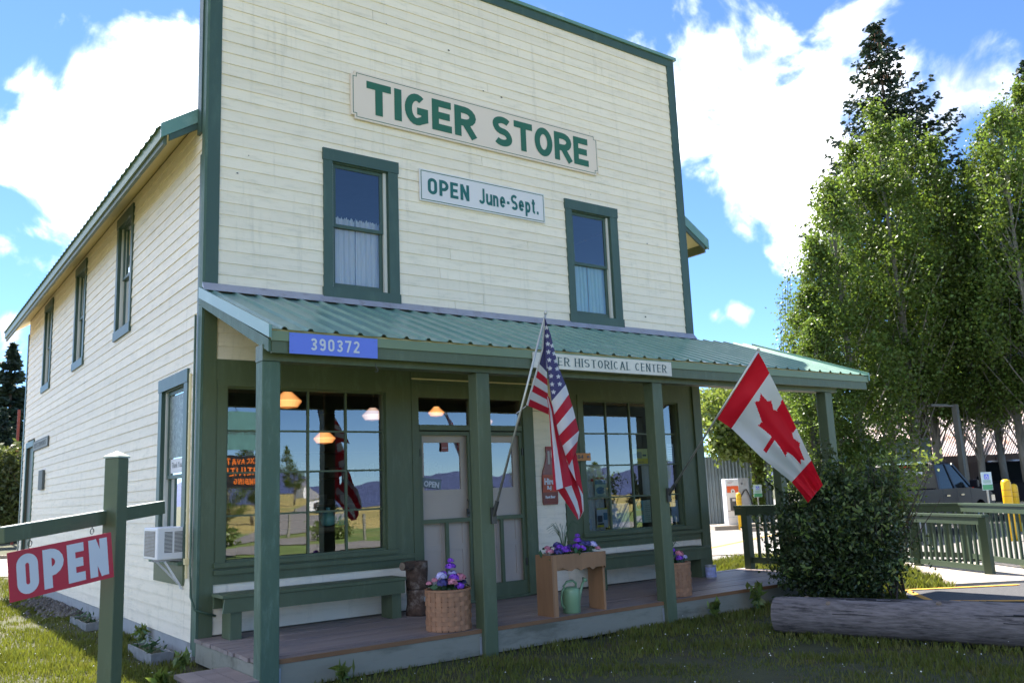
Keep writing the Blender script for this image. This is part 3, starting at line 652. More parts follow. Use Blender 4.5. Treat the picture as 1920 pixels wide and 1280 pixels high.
for k, (a, b) in enumerate(((2.573, 3.298), (3.387, 4.103))):
    d = MB(); o0, o1 = -.115, -.075
    d.box_f(FR, a, a+.10, .25, 2.27, o0, o1, doorbeige).box_f(FR, b-.10, b, .25, 2.27, o0, o1, doorbeige)
    d.box_f(FR, a+.10, b-.10, 2.15, 2.27, o0, o1, doorbeige).box_f(FR, a+.10, b-.10, 1.22, 1.58, o0, o1, doorbeige)
    d.box_f(FR, a+.10, b-.10, .25, .5, o0, o1, doorbeige).box_f(FR, a+.10, b-.10, .5, 1.22, o0, o1-.012, doorbeige)
    d.box_f(FR, (a+b)/2-.04, (a+b)/2+.04, .5, 1.22, o0, o1, doorbeige); d.box_f(FR, a+.10, (a+b)/2-.04, .86, .93, o0, o1-.001, doorbeige).box_f(FR, (a+b)/2+.04, b-.10, .86, .93, o0, o1-.001, doorbeige)
    dd = d.build('door', store)
    MB().poly([FR(a+.09, -.09, 1.57), FR(b-.09, -.09, 1.57), FR(b-.09, -.09, 2.16), FR(a+.09, -.09, 2.16)], winglass).build('door_glass', dd)
    s_ = MB(); q0, q1 = -.03, .0
    s_.box_f(FR, a, a+.035, .25, 2.28, q0, q1, porchgreen).box_f(FR, b-.035, b, .25, 2.28, q0, q1, porchgreen).box_f(FR, a+.035, b-.035, 2.235, 2.28, q0, q1, porchgreen)
    s_.box_f(FR, a+.035, b-.035, 1.185, 1.235, q0, q1, porchgreen).box_f(FR, a+.035, b-.035, .25, .42, q0, q1, porchgreen).box_f(FR, (a+b)/2-.022, (a+b)/2+.022, .42, 1.185, q0, q1, porchgreen)
    sc_ = s_.build('screen_door', store)
    hx = b-.06 if k == 0 else a+.06
    MB().tube([FR(hx, .0, 1.27), FR(hx, .035, 1.30), FR(hx, .035, 1.42), FR(hx, .0, 1.45)], .009, steel, 6).box_f(FR, hx-.02, hx+.02, 1.25, 1.34, .0, .01, steel).build('door_handle', sc_)
    for hz in (1.98, .6): MB().box_f(FR, (a-.002 if k == 0 else b-.012), (a+.012 if k == 0 else b+.002), hz, hz+.09, .0, .02, steel).build('hinge', sc_)
MB().box_f(FR, 2.56, 4.12, .225, .249, -.12, .03, porchgreen).build('threshold', store)

# ---- lit shop interior behind the panes
mb = MB()
mb.box(.15, W-.15, 7.0, 7.05, .2, 3.2, roomwall).box(.142, .17, .14, 7.0, .2, 3.2, roomwall).box(W-.17, W-.142, .14, 7.0, .2, 3.2, roomwall)
mb.box(.15, W-.15, .14, 7.0, .18, .22, roomfloor).box(.15, W-.15, .14, 7.05, 3.2, 3.24, roomwall)
mb.build('shop_room', store)
shelfm = material('shelf_wood', (0.16, 0.09, 0.05), 0.6, var=0.2)
goods = material('shelf_goods', (0.30, 0.24, 0.20), 0.7, var=0.5, scale=9, island=.4)
mb = MB()
for z in (.9, 1.4, 1.9, 2.4): mb.box(.3, W-.3, 6.6, 6.95, z, z+.03, shelfm)
for k in range(130):
    x = rb.uniform(.35, W-.5); z = rb.choice((.93, 1.43, 1.93)); mb.box(x, x+rb.uniform(.06, .2), 6.65, 6.85, z, z+rb.uniform(.1, .35), goods)
mb.box(1.4, 2.3, 2.4, 3.0, .22, 1.25, shelfm).box(4.9, 6.5, 1.8, 2.4, .22, 1.15, shelfm); mb.build('shop_shelving', store)
def pendant(x, y, z, r, m_=lampglow, lab=''):
    t_ = thing('pendant_lamp', (x, y, z), lab, 'lamp', 'schoolhouse lamps glowing inside the store')
    MB().lathe((x, y, z), [(r*.25, .62*r+.02), (r*.45, .55*r), (r*.98, .05*r), (r*1.0, -.05*r), (r*.72, -.42*r), (r*.1, -.50*r)], m_, 24).build('lamp_shade', t_, smooth=False)
    MB().lathe((x, y, z), [(r*.3, .60*r), (r*.34, .75*r), (r*.1, .95*r)], steel, 12).tube([(x, y, z+r*.9), (x, y, 3.2)], .012, steel, 5).build('lamp_fitting', t_)
pendant(1.72, 2.0, 2.83, .19, lampglow, 'large orange schoolhouse lamp behind the top row of the left display window')
pendant(3.55, 1.2, 2.64, .115, lampglow, 'small orange schoolhouse lamp glowing behind the transom over the doors')
pendant(2.25, 2.0, 2.34, .15, lampglow, 'orange lamp hanging lower near the middle of the left display window')
pendant(3.55, 3.1, 2.78, .17, lampglow2, 'pale orange lamp seen in the top right pane of the left display window')
pendant(5.9, 3.5, 2.75, .17, lampglow2, 'pale lamp hanging deep in the shop behind the right display window')
# glass jars on the sill inside
for x, c_, nm in ((1.52, (0.35, 0.75, 0.68), 'pale green glass jar on the inner sill of the left display window'), (1.68, (0.08, 0.42, 0.62), 'blue glass jar on the inner sill of the left display window')):
    jm = material('jar_glass_%d' % int(x*100), c_, 0.12, var=.02, spec=.8)
    tag(MB().lathe((x, .28, 1.22), [(.03, 0), (.075, .02), (.085, .08), (.06, .15), (.022, .165), (.022, .20), (.03, .21)], jm, 20).build('glass_jar', None, smooth=True), nm, 'jar', 'glass jars in the window')
MB().box(.3, 2.1, .16, .45, 1.17, 1.215, shelfm).build('window_shelf', store)

# ---- porch
DX0, DX1, DY, DZ = -0.03, 8.28, -1.80, 0.22
ny = 14; bw = (abs(DY)-.0)/ny
for i in range(ny):
    y1 = -.002-i*bw; y0 = y1-bw+.009
    cuts = [DX0, rb.uniform(2.2, 3.4), rb.uniform(4.9, 6.2), DX1]
    for a, b in zip(cuts, cuts[1:]):
        dz = rb.uniform(-.0025, .0025)
        MB().box(a+.0015+(rb.uniform(-.012, .012) if a == DX0 else 0), b-.0015, y0, y1, DZ-.032+dz, DZ+dz, deckwood).build('deck_board', store)
posts_x = [(-.05, .115), (2.175, 2.335), (4.675, 4.835), (8.085, 8.245)]
seg = [(DX0, -.052), (.117, 2.173), (2.337, 4.673), (4.837, 8.083)]
for a, b in seg[1:]:
    MB().box(a, b, DY-.012, DY-.001, DZ-.036, DZ+.001, nosing).build('deck_nosing', store)
    MB().box(a, b, DY-.008, DY+.03, -.02, DZ-.038, fascwood).build('deck_fascia', store)
    for xx in (a+.002, b-.028): MB().box(xx, xx+.026, DY-.012, DY-.009, -.01, DZ-.07, greymetal).build('joist_hanger', store)
MB().box(DX0+.004, DX0+.034, DY+.032, -.03, -.0, DZ-.036, fascwood).build('deck_fascia', store)
MB().box(DX1-.034, DX1-.004, DY+.032, -.03, -.0, DZ-.036, fascwood).build('deck_fascia', store)
for y in (-.5, -1.0, -1.5): MB().box(.1, 8.2, y, y+.05, 0.02, DZ-.036, fascwood).build('deck_joist', store)
for i, (a, b) in enumerate(posts_x):
    MB().box(a, b, -1.86, -1.705, -.06, 2.725, porchgreen if i else weathgreen).build('porch_post', store, bevel=.006)
MB().box(8.16, 8.30, -.93, -.79, DZ-.2, 2.98, porchgreen).build('porch_post', store, bevel=.006)
MB().box(-.052, 8.36, -1.868, -1.70, 2.727, 2.868, porchgreen).build('porch_beam', store)
MB().box(8.16, 8.30, -1.698, -.02, 2.99, 3.1, porchgreen).build('porch_beam', store)
# porch roof: ribbed metal sheets
RZ0, RZ1, RY = 3.745, 2.985, -2.02
slope = (RZ0-RZ1)/abs(RY)
def roof_sheet(x0, x1, parent, zf, y0, y1, ribs, mat, name='roof_sheet', swap=False, nsub=1):
    """ribbed sheet: profile along x, running from y0 (high) to y1"""
    prof = []
    for r_ in ribs:
        prof += [(r_-.032, 0), (r_-.013, .024), (r_+.013, .024), (r_+.032, 0)]
    prof = [(x0, 0)]+[p for p in prof if x0 < p[0] < x1]+[(x1, 0)]
    v = []
    for (yy) in (y0, y1):
        for (x, h) in prof: v.append((x, yy, zf(yy)+h) if not swap else (yy, x, zf(yy)+h))
    n = len(prof); k = len(v)
    v += [(a, b, c-.0015) for a, b, c in v]
    fs = [(i, i+1, n+i+1, n+i) for i in range(n-1)]+[(k+i, k+n+i, k+n+i+1, k+i+1) for i in range(n-1)]+[(n+i, n+i+1, k+n+i+1, k+n+i) for i in range(n-1)]
    return MB().add(v, fs, mat).build(name, parent)
zf = lambda y: RZ0+slope*y
allr = [-.03+.24*i+.11 for i in range(60)]
x = -.035; i = 0
while x < 8.9:
    x2 = min(x+.96, 8.93); lift = .002 if i % 2 else 0
    roof_sheet(x, x2+.01 if x2 < 8.9 else x2, store, (lambda y, l_=lift: zf(y)+l_), -.015, RY-.02, allr, roofmetal); x = x2; i += 1
# sheathing/soffit under the sheets
MB().hexa([(-.02, RY+.03, zf(RY+.03)-.065), (8.90, RY+.03, zf(RY+.03)-.065), (-.02, -.03, zf(-.03)-.065), (8.90, -.03, zf(-.03)-.065),
           (-.02, RY+.03, zf(RY+.03)-.012), (8.90, RY+.03, zf(RY+.03)-.012), (-.02, -.03, zf(-.03)-.012), (8.90, -.03, zf(-.03)-.012)], bouncecream).build('porch_ceiling', store)
# wall flashing, rake and eave trim
MB().hexa([(-.03, -.10, zf(-.10)+.028), (W+.02, -.10, zf(-.10)+.028), (-.03, -.0295, 3.78), (W+.02, -.0295, 3.78), (-.03, -.10, zf(-.10)+.031), (W+.02, -.10, zf(-.10)+.031), (-.03, -.0285, 3.83), (W+.02, -.0285, 3.83)], greymetal).build('wall_flashing', store)
for xa, xb in ((-.06, -.036), (8.931, 8.955)):
    MB().hexa([(xa, RY-.02, zf(RY)-.085), (xb, RY-.02, zf(RY)-.085), (xa, -.01, zf(0)-.085), (xb, -.01, zf(0)-.085), (xa, RY-.02, zf(RY)+.03), (xb, RY-.02, zf(RY)+.03), (xa, -.01, zf(0)+.03), (xb, -.01, zf(0)+.03)], roofmetal).build('rake_trim', store)
MB().hexa([(-.045, RY+.03, zf(RY)-.20), (-.022, RY+.03, zf(RY)-.20), (-.045, -.04, zf(0)-.18), (-.022, -.04, zf(0)-.18), (-.045, RY+.03, zf(RY)-.088), (-.022, RY+.03, zf(RY)-.088), (-.045, -.04, zf(0)-.088), (-.022, -.04, zf(0)-.088)], weathgreen).build('rake_board', store)
MB().box(-.03, 8.93, RY-.004, RY+.010, RZ1-.105, RZ1-.020, bouncemetal).build('eave_trim', store)
MB().box(-.02, 8.90, RY+.012, RY+.045, RZ1-.21, RZ1-.085, porchgreen).build('eave_board', store)
MB().tube([(1.02, -1.9, 2.75), (1.02, -1.9, 2.72), (1.035, -1.9, 2.70), (1.045, -1.9, 2.685), (1.03, -1.9, 2.67), (1.012, -1.9, 2.68)], .005, steel, 6).build('hook', store)

# ---- main roof: gable with its ridge running back, eaves over both sides
EX, EZ, SL = -.40, 5.58, .66
YR0, YR1 = .24, L+.75
gz = lambda x: EZ+SL*(x-EX)
ribs = [YR0+.12+.235*i for i in range(60)]
y = YR0; i = 0
while y < YR1-.01:
    y2 = min(y+.94, YR1); l_ = .002*(i % 2)
    roof_sheet(y, y2, store, (lambda x, l=l_: gz(x)+l+.03), EX-.05, W/2, ribs, roofmetal, swap=True); y = y2; i += 1
RX = -.80                       # the right-hand eave reaches further out
def gm(x, mir): return gz(x)+(.18*(1-(x-RX)/(W/2-RX)) if mir else 0)
MB().hexa([(W/2, YR0, gm(W/2, 1)), (W-RX+.05, YR0, gm(RX-.05, 1)), (W/2, YR1, gm(W/2, 1)), (W-RX+.05, YR1, gm(RX-.05, 1)), (W/2, YR0, gm(W/2, 1)+.03), (W-RX+.05, YR0, gm(RX-.05, 1)+.03), (W/2, YR1, gm(W/2, 1)+.03), (W-RX+.05, YR1, gm(RX-.05, 1)+.03)], roofmetal).build('roof_slope', store)
def slab(x0, x1, y0, y1, off0, off1, mat, nm, mir=False):
    X = (lambda x: W-x) if mir else (lambda x: x)
    MB().hexa([(X(x), yy, gm(x, mir)+o) for o in (off0, off1) for yy in (y0, y1) for x in (x0, x1)], mat).build(nm, store)
for mir in (False, True):
    ex_ = RX if mir else EX; ez_ = gm(ex_, mir); X = (lambda x: W-x) if mir else (lambda x: x)
    slab(ex_+.03, .25, YR0+.01, YR1-.02, -.07, -.045, bouncecream, 'soffit', mir)
    MB().box(X(ex_-.02), X(ex_+.005), YR0, YR1, ez_-.125, ez_+.022, bouncemetal).build('fascia', store)
    MB().box(X(ex_+.007), X(ex_+.045), YR0+.02, YR1-.02, ez_-.185, ez_-.03, porchgreen).build('fascia', store)
    a, b = ex_-.03, .03
    slab(a, b, YR0-.03, YR0-.004, -.115, .05, roofmetal, 'rake_trim', mir)
    slab(ex_+.06, .02, YR0-.02, YR0+.01, -.19, -.116, green, 'rake_board', mir)

# ---- side: lower window with casing, back door, meter, drain pipe
fr = sash_window(SD, SLW, cas=.13, casb=.02, glassm=winglass, upfrac=.48, curt=None)
frost = material('textured_pane', (0.11, 0.13, 0.10), 0.35, var=0.9, scale=14.0, spec=.5, dirt=(0.45, 0.47, 0.42, 1), dirt_amt=0.6, dirt_scale=26)
MB().box_f(SD, SLW[0]+.10, SLW[1]-.06, 2.05, 2.76, -.042, -.040, frost).build('textured_film', fr)
MB().box_f(SD, SLW[0]+.12, SLW[1]-.20, 1.88, 2.04, -.042, -.0395, signwhite).build('paper_notice', fr)
small_text('Thank You', SD(SLW[1]-.24, -.039, 1.94), (0, -1, 0), (0, 0, 1), .09, steel, name='notice_text', parent=fr)
slatw = material('white_venetian_blind', (0.55, 0.52, 0.60), 0.5)
m = MB()
for k in range(20): m.box_f(SD, SLW[0]+.04, SLW[1]-.45, 1.34+k*.024, 1.352+k*.024, -.13, -.11, slatw)
m.build('venetian_blind', fr)
MB().box_f(SD, SLW[0]-.12, SLW[1]+.13, .70, .905, .001, .036, porchgreen).build('apron_board', fr)
MB().box_f(SD, SLW[0]-.13, SLW[1]+.14, .906, .94, .001, .09, weathgreen).build('window_sill', fr)
d = MB(); u0, u1, z0, z1 = SDR
d.box_f(SD, u0-.12, u0, z0, z1+.12, .001, .03, weathgreen).box_f(SD, u1, u1+.12, z0, z1+.12, .001, .03, green).box_f(SD, u0, u1, z1, z1+.12, .001, .03, green)
dd = d.build('back_door_frame', store)
MB().box_f(SD, u0, u1, z0, z1, -.06, -.03, green).box_f(SD, u0+.12, u1-.12, 1.5, 2.6, -.0295, -.026, steel).build('back_door', dd)
m = MB(); m.tube([(-.05, .115, 3.5), (-.05, .115, .9), (-.06, .05, .62), (-.05, -.07, .5), (.05, -.06, .46), (.16, -.05, .42)], .012, weathgreen, 7); m.build('cable_conduit', store, smooth=True)
m = MB(); m.tube([(-.037, .30, 2.9), (-.037, .30, .78)], .014, bouncecream, 6).box(-.06, -.02, .27, .33, .92, .98, bouncecream); m.build('downpipe', store)

# ================================================================== SIGNS ON THE STORE
UX, UZ, NF = (1, 0, 0), (0, 0, 1), (0, -1, 0)
def sign_board(name, x0, x1, z0, z1, y, th, mat, label, notch=0.0, border=None, bmat=signgreen, cat='sign', bw_=.008, inset=.022):
    def outline(d, n):
        a, b, c, e_ = x0+d, x1-d, z0+d, z1-d
        if n <= 0: return [(a, c), (b, c), (b, e_), (a, e_)]
        return [(a+n, c), (b-n, c), (b-n, c+n), (b, c+n), (b, e_-n), (b-n, e_-n), (b-n, e_), (a+n, e_), (a+n, e_-n), (a, e_-n), (a, c+n), (a+n, c+n)]
    t_ = thing(name, ((x0+x1)/2, y, z0), label, cat)
    MB().prism([(p, y, q) for p, q in outline(0, notch)], (0, -th, 0), mat).build('sign_panel', t_)
    if border:
        o, i_ = outline(inset, notch), outline(inset+bw_, notch); n = len(o); m = MB()
        m.add([(p, y-th-.002, q) for p, q in o]+[(p, y-th-.002, q) for p, q in i_], [(k, (k+1) % n, n+(k+1) % n, n+k) for k in range(n)], bmat).build('sign_border', t_)
    return t_
t_ = sign_board('store_name_sign', 1.70, 5.70, 6.065, 6.685, -.022, .03, signpaint, 'long cream sign with notched corners reading TIGER STORE in green capitals', notch=.045, border=True)
lettering('TIGER', (1.905, -.052, 6.165), UX, UZ, NF, .425, w_=.74, t=.112, gap=.10, width=1.62, mat=signgreen, off=.0035).build('lettering', t_)
lettering('STORE', (3.80, -.052, 6.165), UX, UZ, NF, .425, w_=.76, t=.112, gap=.09, width=1.71, mat=signgreen, off=.0035).build('lettering', t_)
t_ = sign_board('season_sign', 2.64, 4.645, 5.18, 5.60, -.022, .02, signwhite, 'white sign reading OPEN June-Sept. between the two upstairs windows', border=True, bw_=.010, inset=.016)
teal = material('lettering_teal', (0.015, 0.13, 0.12), 0.5)
lettering('OPEN', (2.755, -.042, 5.285), UX, UZ, NF, .215, w_=.60, t=.095, gap=.14, width=.63, mat=teal).build('lettering', t_)
lettering('June-Sept.', (3.545, -.042, 5.285), UX, UZ, NF, .215, w_=.60, t=.088, gap=.10, width=.99, mat=teal).build('lettering', t_)
t_ = sign_board('house_number_sign', .126, .974, 2.774, 2.957, -2.026, .006, bluesign, 'blue house number plate reading 390372 on the porch eave', notch=0)
lettering('390372', (.32, -2.032, 2.812), UX, UZ, NF, .108, w_=.56, t=.085, gap=.22, width=.47, mat=letterwhite, off=.002).build('lettering', t_)
for x, z in ((.155, 2.93), (.945, 2.93), (.155, 2.80)): MB().lathe((x, -2.033, z), [(.006, 0), (.006, .001)], steel, 6).build('screw', t_)
t_ = sign_board('historical_center_sign', 2.775, 4.825, 2.782, 2.945, -2.026, .018, material('sign_cream_board', (.68, .66, .60), .6), 'narrow cream sign reading TIGER HISTORICAL CENTER on the eave above the right windows')
ink = material('lettering_dark_teal', (0.03, 0.085, 0.095), 0.5)
for wd_, xx, ww in (('TIGER', 2.865, .395), ('HISTORICAL', 3.335, .82), ('CENTER', 4.235, .50)):
    lettering(wd_, (xx, -2.044, 2.818), UX, UZ, NF, .092, w_=.66, t=.075, gap=.22, width=ww, mat=ink, contrast=.42, serif=.15, off=.002).build('lettering', t_)
for x in (2.80, 3.80, 4.80): MB().lathe((x, -2.046, 2.93), [(.005, 0), (.005, .001)], steel, 6).build('screw', t_)
# small notices far down the side wall
slatsg = material('slate_sign', (0.10, 0.115, 0.11), 0.6)
t_ = thing('side_door_sign', (0, 10.3, 2.74), 'small dark framed sign beside the back door on the side wall', 'sign')
MB().box_f(SD, 9.42, 11.20, 2.735, 2.93, .018, .04, slatsg).build('sign_frame', t_)
MB().box_f(SD, 9.47, 11.15, 2.755, 2.905, .0402, .043, material('slate_grey_panel', (.26, .28, .27), .6)).build('sign_panel', t_)
lettering('RESTROOMS', SD(11.05, .043, 2.78), (0, -1, 0), UZ, (-1, 0, 0), .10, w_=.7, t=.10, gap=.2, width=1.45, mat=slatsg).build('lettering', t_)
m = MB().box_f(SD, 9.72, 10.2, 1.93, 2.30, .018, .06, slatsg)
tag(m.build('meter_box', None), 'small dark meter box on the side wall near the back door', 'box')
# bottle shaped soda sign on the clapboards between door and right display window
cola = material('bottle_sign_red_brown', (0.20, 0.018, 0.012), 0.25, var=.1, scale=8, spec=.7, dirt=(.05, .01, .008, 1), dirt_amt=.6, dirt_scale=4)
orange_label = material('bottle_sign_label', (0.42, 0.06, 0.015), 0.35, var=.15, scale=12)
bt = thing('bottle_sign', (4.50, -.02, 1.32), 'soda bottle shaped metal sign with an orange label, behind the American flag', 'sign')
cx_ = 4.515
half = [(.0, .115), (.03, .125), (.25, .128), (.38, .122), (.44, .105), (.52, .070), (.60, .046), (.66, .038), (.70, .042), (.755, .042)]
pl = [(cx_+w_, z_) for z_, w_ in half]+[(cx_-w_, z_) for z_, w_ in half[::-1]]
MB().prism([(x, -.019, 1.335+z) for x, z in pl], (0, -.018, 0), cola).build('bottle_plate', bt)
MB().poly([(x, -.0395, 1.335+z) for x, z in [(cx_-.124, .16), (cx_+.124, .16), (cx_+.121, .385), (cx_-.121, .385)]], orange_label).build('label', bt)
MB().box(cx_-.043, cx_+.043, -.042, -.037, 2.045, 2.092, material('bottle_cap_red', (.35, .03, .02), .4)).build('cap', bt)
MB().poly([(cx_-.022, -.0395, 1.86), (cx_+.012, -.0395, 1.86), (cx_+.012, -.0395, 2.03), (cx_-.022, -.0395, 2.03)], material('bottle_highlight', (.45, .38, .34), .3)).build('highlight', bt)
small_text('Hires', (cx_-.10, -.040, 1.60), UX, UZ, .105, letterwhite, parent=bt, bold=.006, sx=.85)
small_text('R-J', (cx_-.055, -.040, 1.535), UX, UZ, .06, letterwhite, parent=bt, bold=.004)
small_text('Root Beer', (cx_-.09, -.040, 1.42), UX, UZ, .045, letterwhite, parent=bt, bold=.003, sx=.85)
# little wooden opening hours board on a string
hb = thing('hours_sign', (5.0, -.12, 1.92), 'small orange wooden hours board hanging on a string at the right display window', 'sign')
orw = material('orange_wood', (0.62, 0.24, 0.06), 0.5, var=.2, scale=8, stretch=(.2, 1, 1))
MB().box(4.70, 5.18, -.115, -.10, 1.895, 1.995, orw).build('board', hb)
small_text('Open 10-4', (4.73, -.116, 1.922), UX, UZ, .075, steel, parent=hb, bold=.003, sx=.95)
MB().tube([(5.10, -.108, 1.995), (4.93, -.06, 2.17)], .003, steel, 5).tube([(4.76, -.108, 1.995), (4.93, -.06, 2.17)], .003, steel, 5).build('string', hb)
MB().lathe((5.13, -.118, 1.93), [(.018, 0), (.018, .03)], material('grey_paint', (.2, .2, .22), .5), 8).build('painted_mark', hb)

# ================================================================== FLAGS
fred = material('flag_red', (0.50, 0.010, 0.035), 0.7, trans=.35, var=.03)
fwhite = material('flag_white', (0.66, 0.67, 0.76), 0.7, trans=.30, var=.02)
fblue = material('flag_blue', (0.055, 0.05, 0.17), 0.7, trans=.25, var=.03)
cred = material('flag_bright_red', (0.62, 0.006, 0.025), 0.7, trans=.40, var=.03)
def flagpole(name, foot, tip, label, string=None):
    t_ = thing(name, foot, label, 'flagpole'); f = Vector(foot); q = Vector(tip); d = (q-f).normalized()
    MB().tube([f+d*.03, q], [.0125, .011], alu, 10).build('pole', t_, smooth=True)
    MB().lathe(tuple(q), [(.004, -.01), (.017, .0), (.019, .012), (.010, .028)], alu, 10).build('finial', t_)
    MB().tube([f-d*.02, f+d*.13], .021, steel, 10).box(f.x-.03, f.x+.03, f.y+.0, f.y+.022, f.z-.10, f.z+.06, steel).build('bracket', t_)
    return t_
US_F, US_T = (2.318, -1.884, 1.315), tuple(at(1023, 588, 'y', -2.62))
CA_F, CA_T = (4.81, -1.884, 1.43), tuple(at(1422, 657, 'y', -3.22))
flagpole('flagpole', US_F, US_T, 'silver pole holding the American flag, bracketed to the second porch post')
flagpole('flagpole', CA_F, CA_T, 'silver pole holding the Canadian flag, bracketed to the third porch post')
def inpoly(x, y, P):
    c = False; j = len(P)-1
    for i in range(len(P)):
        if (P[i][1] > y) != (P[j][1] > y) and x < (P[j][0]-P[i][0])*(y-P[i][1])/(P[j][1]-P[i][1])+P[i][0]: c = not c
        j = i
    return c
def interp(tab, t_):
    for (a, p), (b, q) in zip(tab, tab[1:]):
        if t_ <= b+1e-9:
            f = (t_-a)/(b-a); f = f; return tuple(p[i]+(q[i]-p[i])*f for i in range(len(p)))
    return tab[-1][1]
def cloth(name, parent, nu, nv, S, colf, mats):
    v = []; fs = []; mi = []
    for j in range(nv+1):
        for i in range(nu+1): v.append(tuple(S(i/nu, j/nv)))
    m = MB(); m.v = v
    for mt in mats: m.mi(mt)
    for j in range(nv):
        for i in range(nu):
            q = j*(nu+1)+i; m.f.append((q, q+1, q+nu+2, q+nu+1)); m.m.append(colf((i+.5)/nu, (j+.5)/nv))
    return m.build(name, parent, smooth=True)
# Canadian flag: hoist along the pole, the fly falling to the right
halfleaf = [(0, .475), (.055, .365), (.10, .33), (.145, .345), (.125, .13), (.165, .115), (.235, .20), (.262, .155), (.37, .185), (.335, .085), (.37, .03), (.19, -.125), (.205, -.20), (.025, -.175), (.022, -.40), (-.001, -.40)]
leaf = halfleaf+[(-x, y) for x, y in halfleaf[::-1]]
leaf = [(x*1.22, y*1.0) for x, y in leaf]
Bt = [(0, (1345, 785)), (.12, (1358, 794)), (.25, (1372, 803)), (.5, (1427, 857)), (.75, (1484, 903)), (.88, (1500, 922)), (1, (1515, 942))]
Tt = [(0, (1422, 661)), (.12, (1432, 678)), (.25, (1443, 700)), (.5, (1480, 774)), (.75, (1521, 862)), (.88, (1532, 886)), (1, (1543, 909))]
V0 = [(0, (0,)), (.25, (.0,)), (.42, (.20,)), (.55, (.27,)), (.66, (.22,)), (.78, (.06,)), (1, (.0,))]
cf_, ct_ = Vector(CA_F), Vector(CA_T)
def S_ca(u, s_):
    t_, b_ = interp(Tt, u), interp(Bt, u); x = t_[0]+(b_[0]-t_[0])*s_; y = t_[1]+(b_[1]-t_[1])*s_
    Y = CA_T[1]+s_*(1-u)*.60+u*(.06+.25*s_)+.045*math.sin(s_*8+u*4)*u+.016*math.sin(u*15+s_*4)*min(1, u*4)+.014*math.sin(s_*21+u*7)*u
    Y += .05*u*math.sin(s_*math.pi*2.5)
    return at(x, y, 'y', Y)
def col_ca(u, s_):
    v0 = interp(V0, u)[0]; v = v0+(1-v0)*s_
    if u < .25 or u > .75: return 1
    return 1 if inpoly((u-.5)*2.0, .5-v, leaf) else 0
ca = thing('canadian_flag', tuple(ct_), 'red and white Canadian flag with maple leaf hanging out from the third porch post', 'flag')
cloth('flag_cloth', ca, 150, 100, S_ca, col_ca, [fwhite, cred])
MB().tube([at(1424, 656, 'y', CA_T[1]+.01), at(1347, 781, 'y', CA_T[1]+.60)], .014, fwhite, 6).build('hoist_sleeve', ca)
# American flag: hangs from the pole tip in overlapping folds
def zo(x, y): return (980+x/3.048, 560+y/3.048)
us = thing('american_flag', US_T, 'American flag hanging in folds from the pole on the second porch post', 'flag')
def uscol(u, v):
    if u < .40 and v < .5385: return 2
    return 1 if int(v*13) % 2 == 0 else 0
def star_at(u, v):      # 50 stars on the canton
    x = u/.40*12; y = v/.5385*10
    for rr in (round(y),):
        if 1 <= rr <= 9:
            k = round((x-(1 if rr % 2 else 2))/2)*2+(1 if rr % 2 else 2)
            if 1 <= k <= 11:
                dx, dy = (x-k)*.0633*.55, (y-rr)*.0538
                a = math.atan2(dx, -dy); r_ = math.hypot(dx, dy); rad = .0345*(.52+.48*abs(math.cos(a*2.5)))
                return r_ < rad
    return False
def panel(name, left, right, yd, nu, nv, colf, wav=0.012, ph=0.0):
    def S(a, s_):
        l, r_ = zo(*interp(left, s_)), zo(*interp(right, s_)); x = l[0]+(r_[0]-l[0])*a; y = l[1]+(r_[1]-l[1])*a
        Y = yd(a, s_)+wav*math.sin(a*5+ph+s_*3)+wav*.6*math.sin(a*11+s_*5)
        return at(x, y, 'y', Y)
    return cloth(name, us, nu, nv, S, colf, [fwhite, fred, fblue])
YT = US_T[1]
# hoist panel: lower stripes run off the pole side
panel('hoist_fold', [(0, (122, 112)), (.40, (112, 290)), (.60, (84, 400)), (1, (22, 607))], [(0, (128, 114)), (.45, (137, 370)), (1, (150, 662))], lambda a, s_: YT+.36*s_+.02*a, 14, 96, lambda a, s_: uscol(.02+a*.12, s_) if a > .06 else 0, .006)
# canton and slanting stripes in front
cv = [(0, 0), (.5, .5385), (1, 1)]
def v_of(s_): return s_/.53*.5385 if s_ < .53 else .5385+(s_-.53)/.47*.4615
FL = [(0, (124, 108)), (.27, (134, 330)), (.53, (165, 585)), (.60, (180, 655)), (.75, (205, 770)), (1, (264, 955))]
FRt = [(0, (128, 110)), (.15, (160, 205)), (.36, (205, 390)), (.53, (246, 490)), (.60, (262, 540)), (.72, (292, 640)), (.85, (322, 760)), (1, (306, 870))]
STARS = [(136, 165), (140, 213), (144, 258), (148, 304), (152, 350), (156, 397), (162, 441), (168, 488), (176, 532), (170, 268), (181, 312), (190, 356), (197, 400), (204, 444), (212, 487)]
def col_front(a, s_):
    v = v_of(s_)
    if v < .5385:
        l, r_ = interp(FL, s_), interp(FRt, s_); x = l[0]+(r_[0]-l[0])*a; y = l[1]+(r_[1]-l[1])*a
        for cx__, cy in STARS:
            dx, dy = x-cx__, y-cy; r2 = math.hypot(dx, dy)
            if r2 < 14:
                an = math.atan2(dx, -dy)
                if r2 < 13.0*(.40+.60*abs(math.cos(an*2.5))**1.3): return 0
        return 2
    return 1 if int(v*13) % 2 == 0 else 0
panel('front_fold', FL, FRt,
      lambda a, s_: YT+.10*s_-.03-.10*math.sin(a*math.pi)*s_, 60, 300, col_front, .010)
# the long fold that carries the lower stripes straight down
panel('middle_fold', [(0, (138, 560)), (.12, (150, 640)), (.5, (162, 830)), (1, (177, 1096))], [(0, (150, 556)), (.12, (180, 640)), (.5, (222, 810)), (.75, (258, 950)), (1, (286, 1063))],
      lambda a, s_: YT+.20-.13*s_-.03*math.sin(a*3), 34, 60, lambda a, s_: 1 if (a < .16 or a > .50) else 0, .012, 1.0)
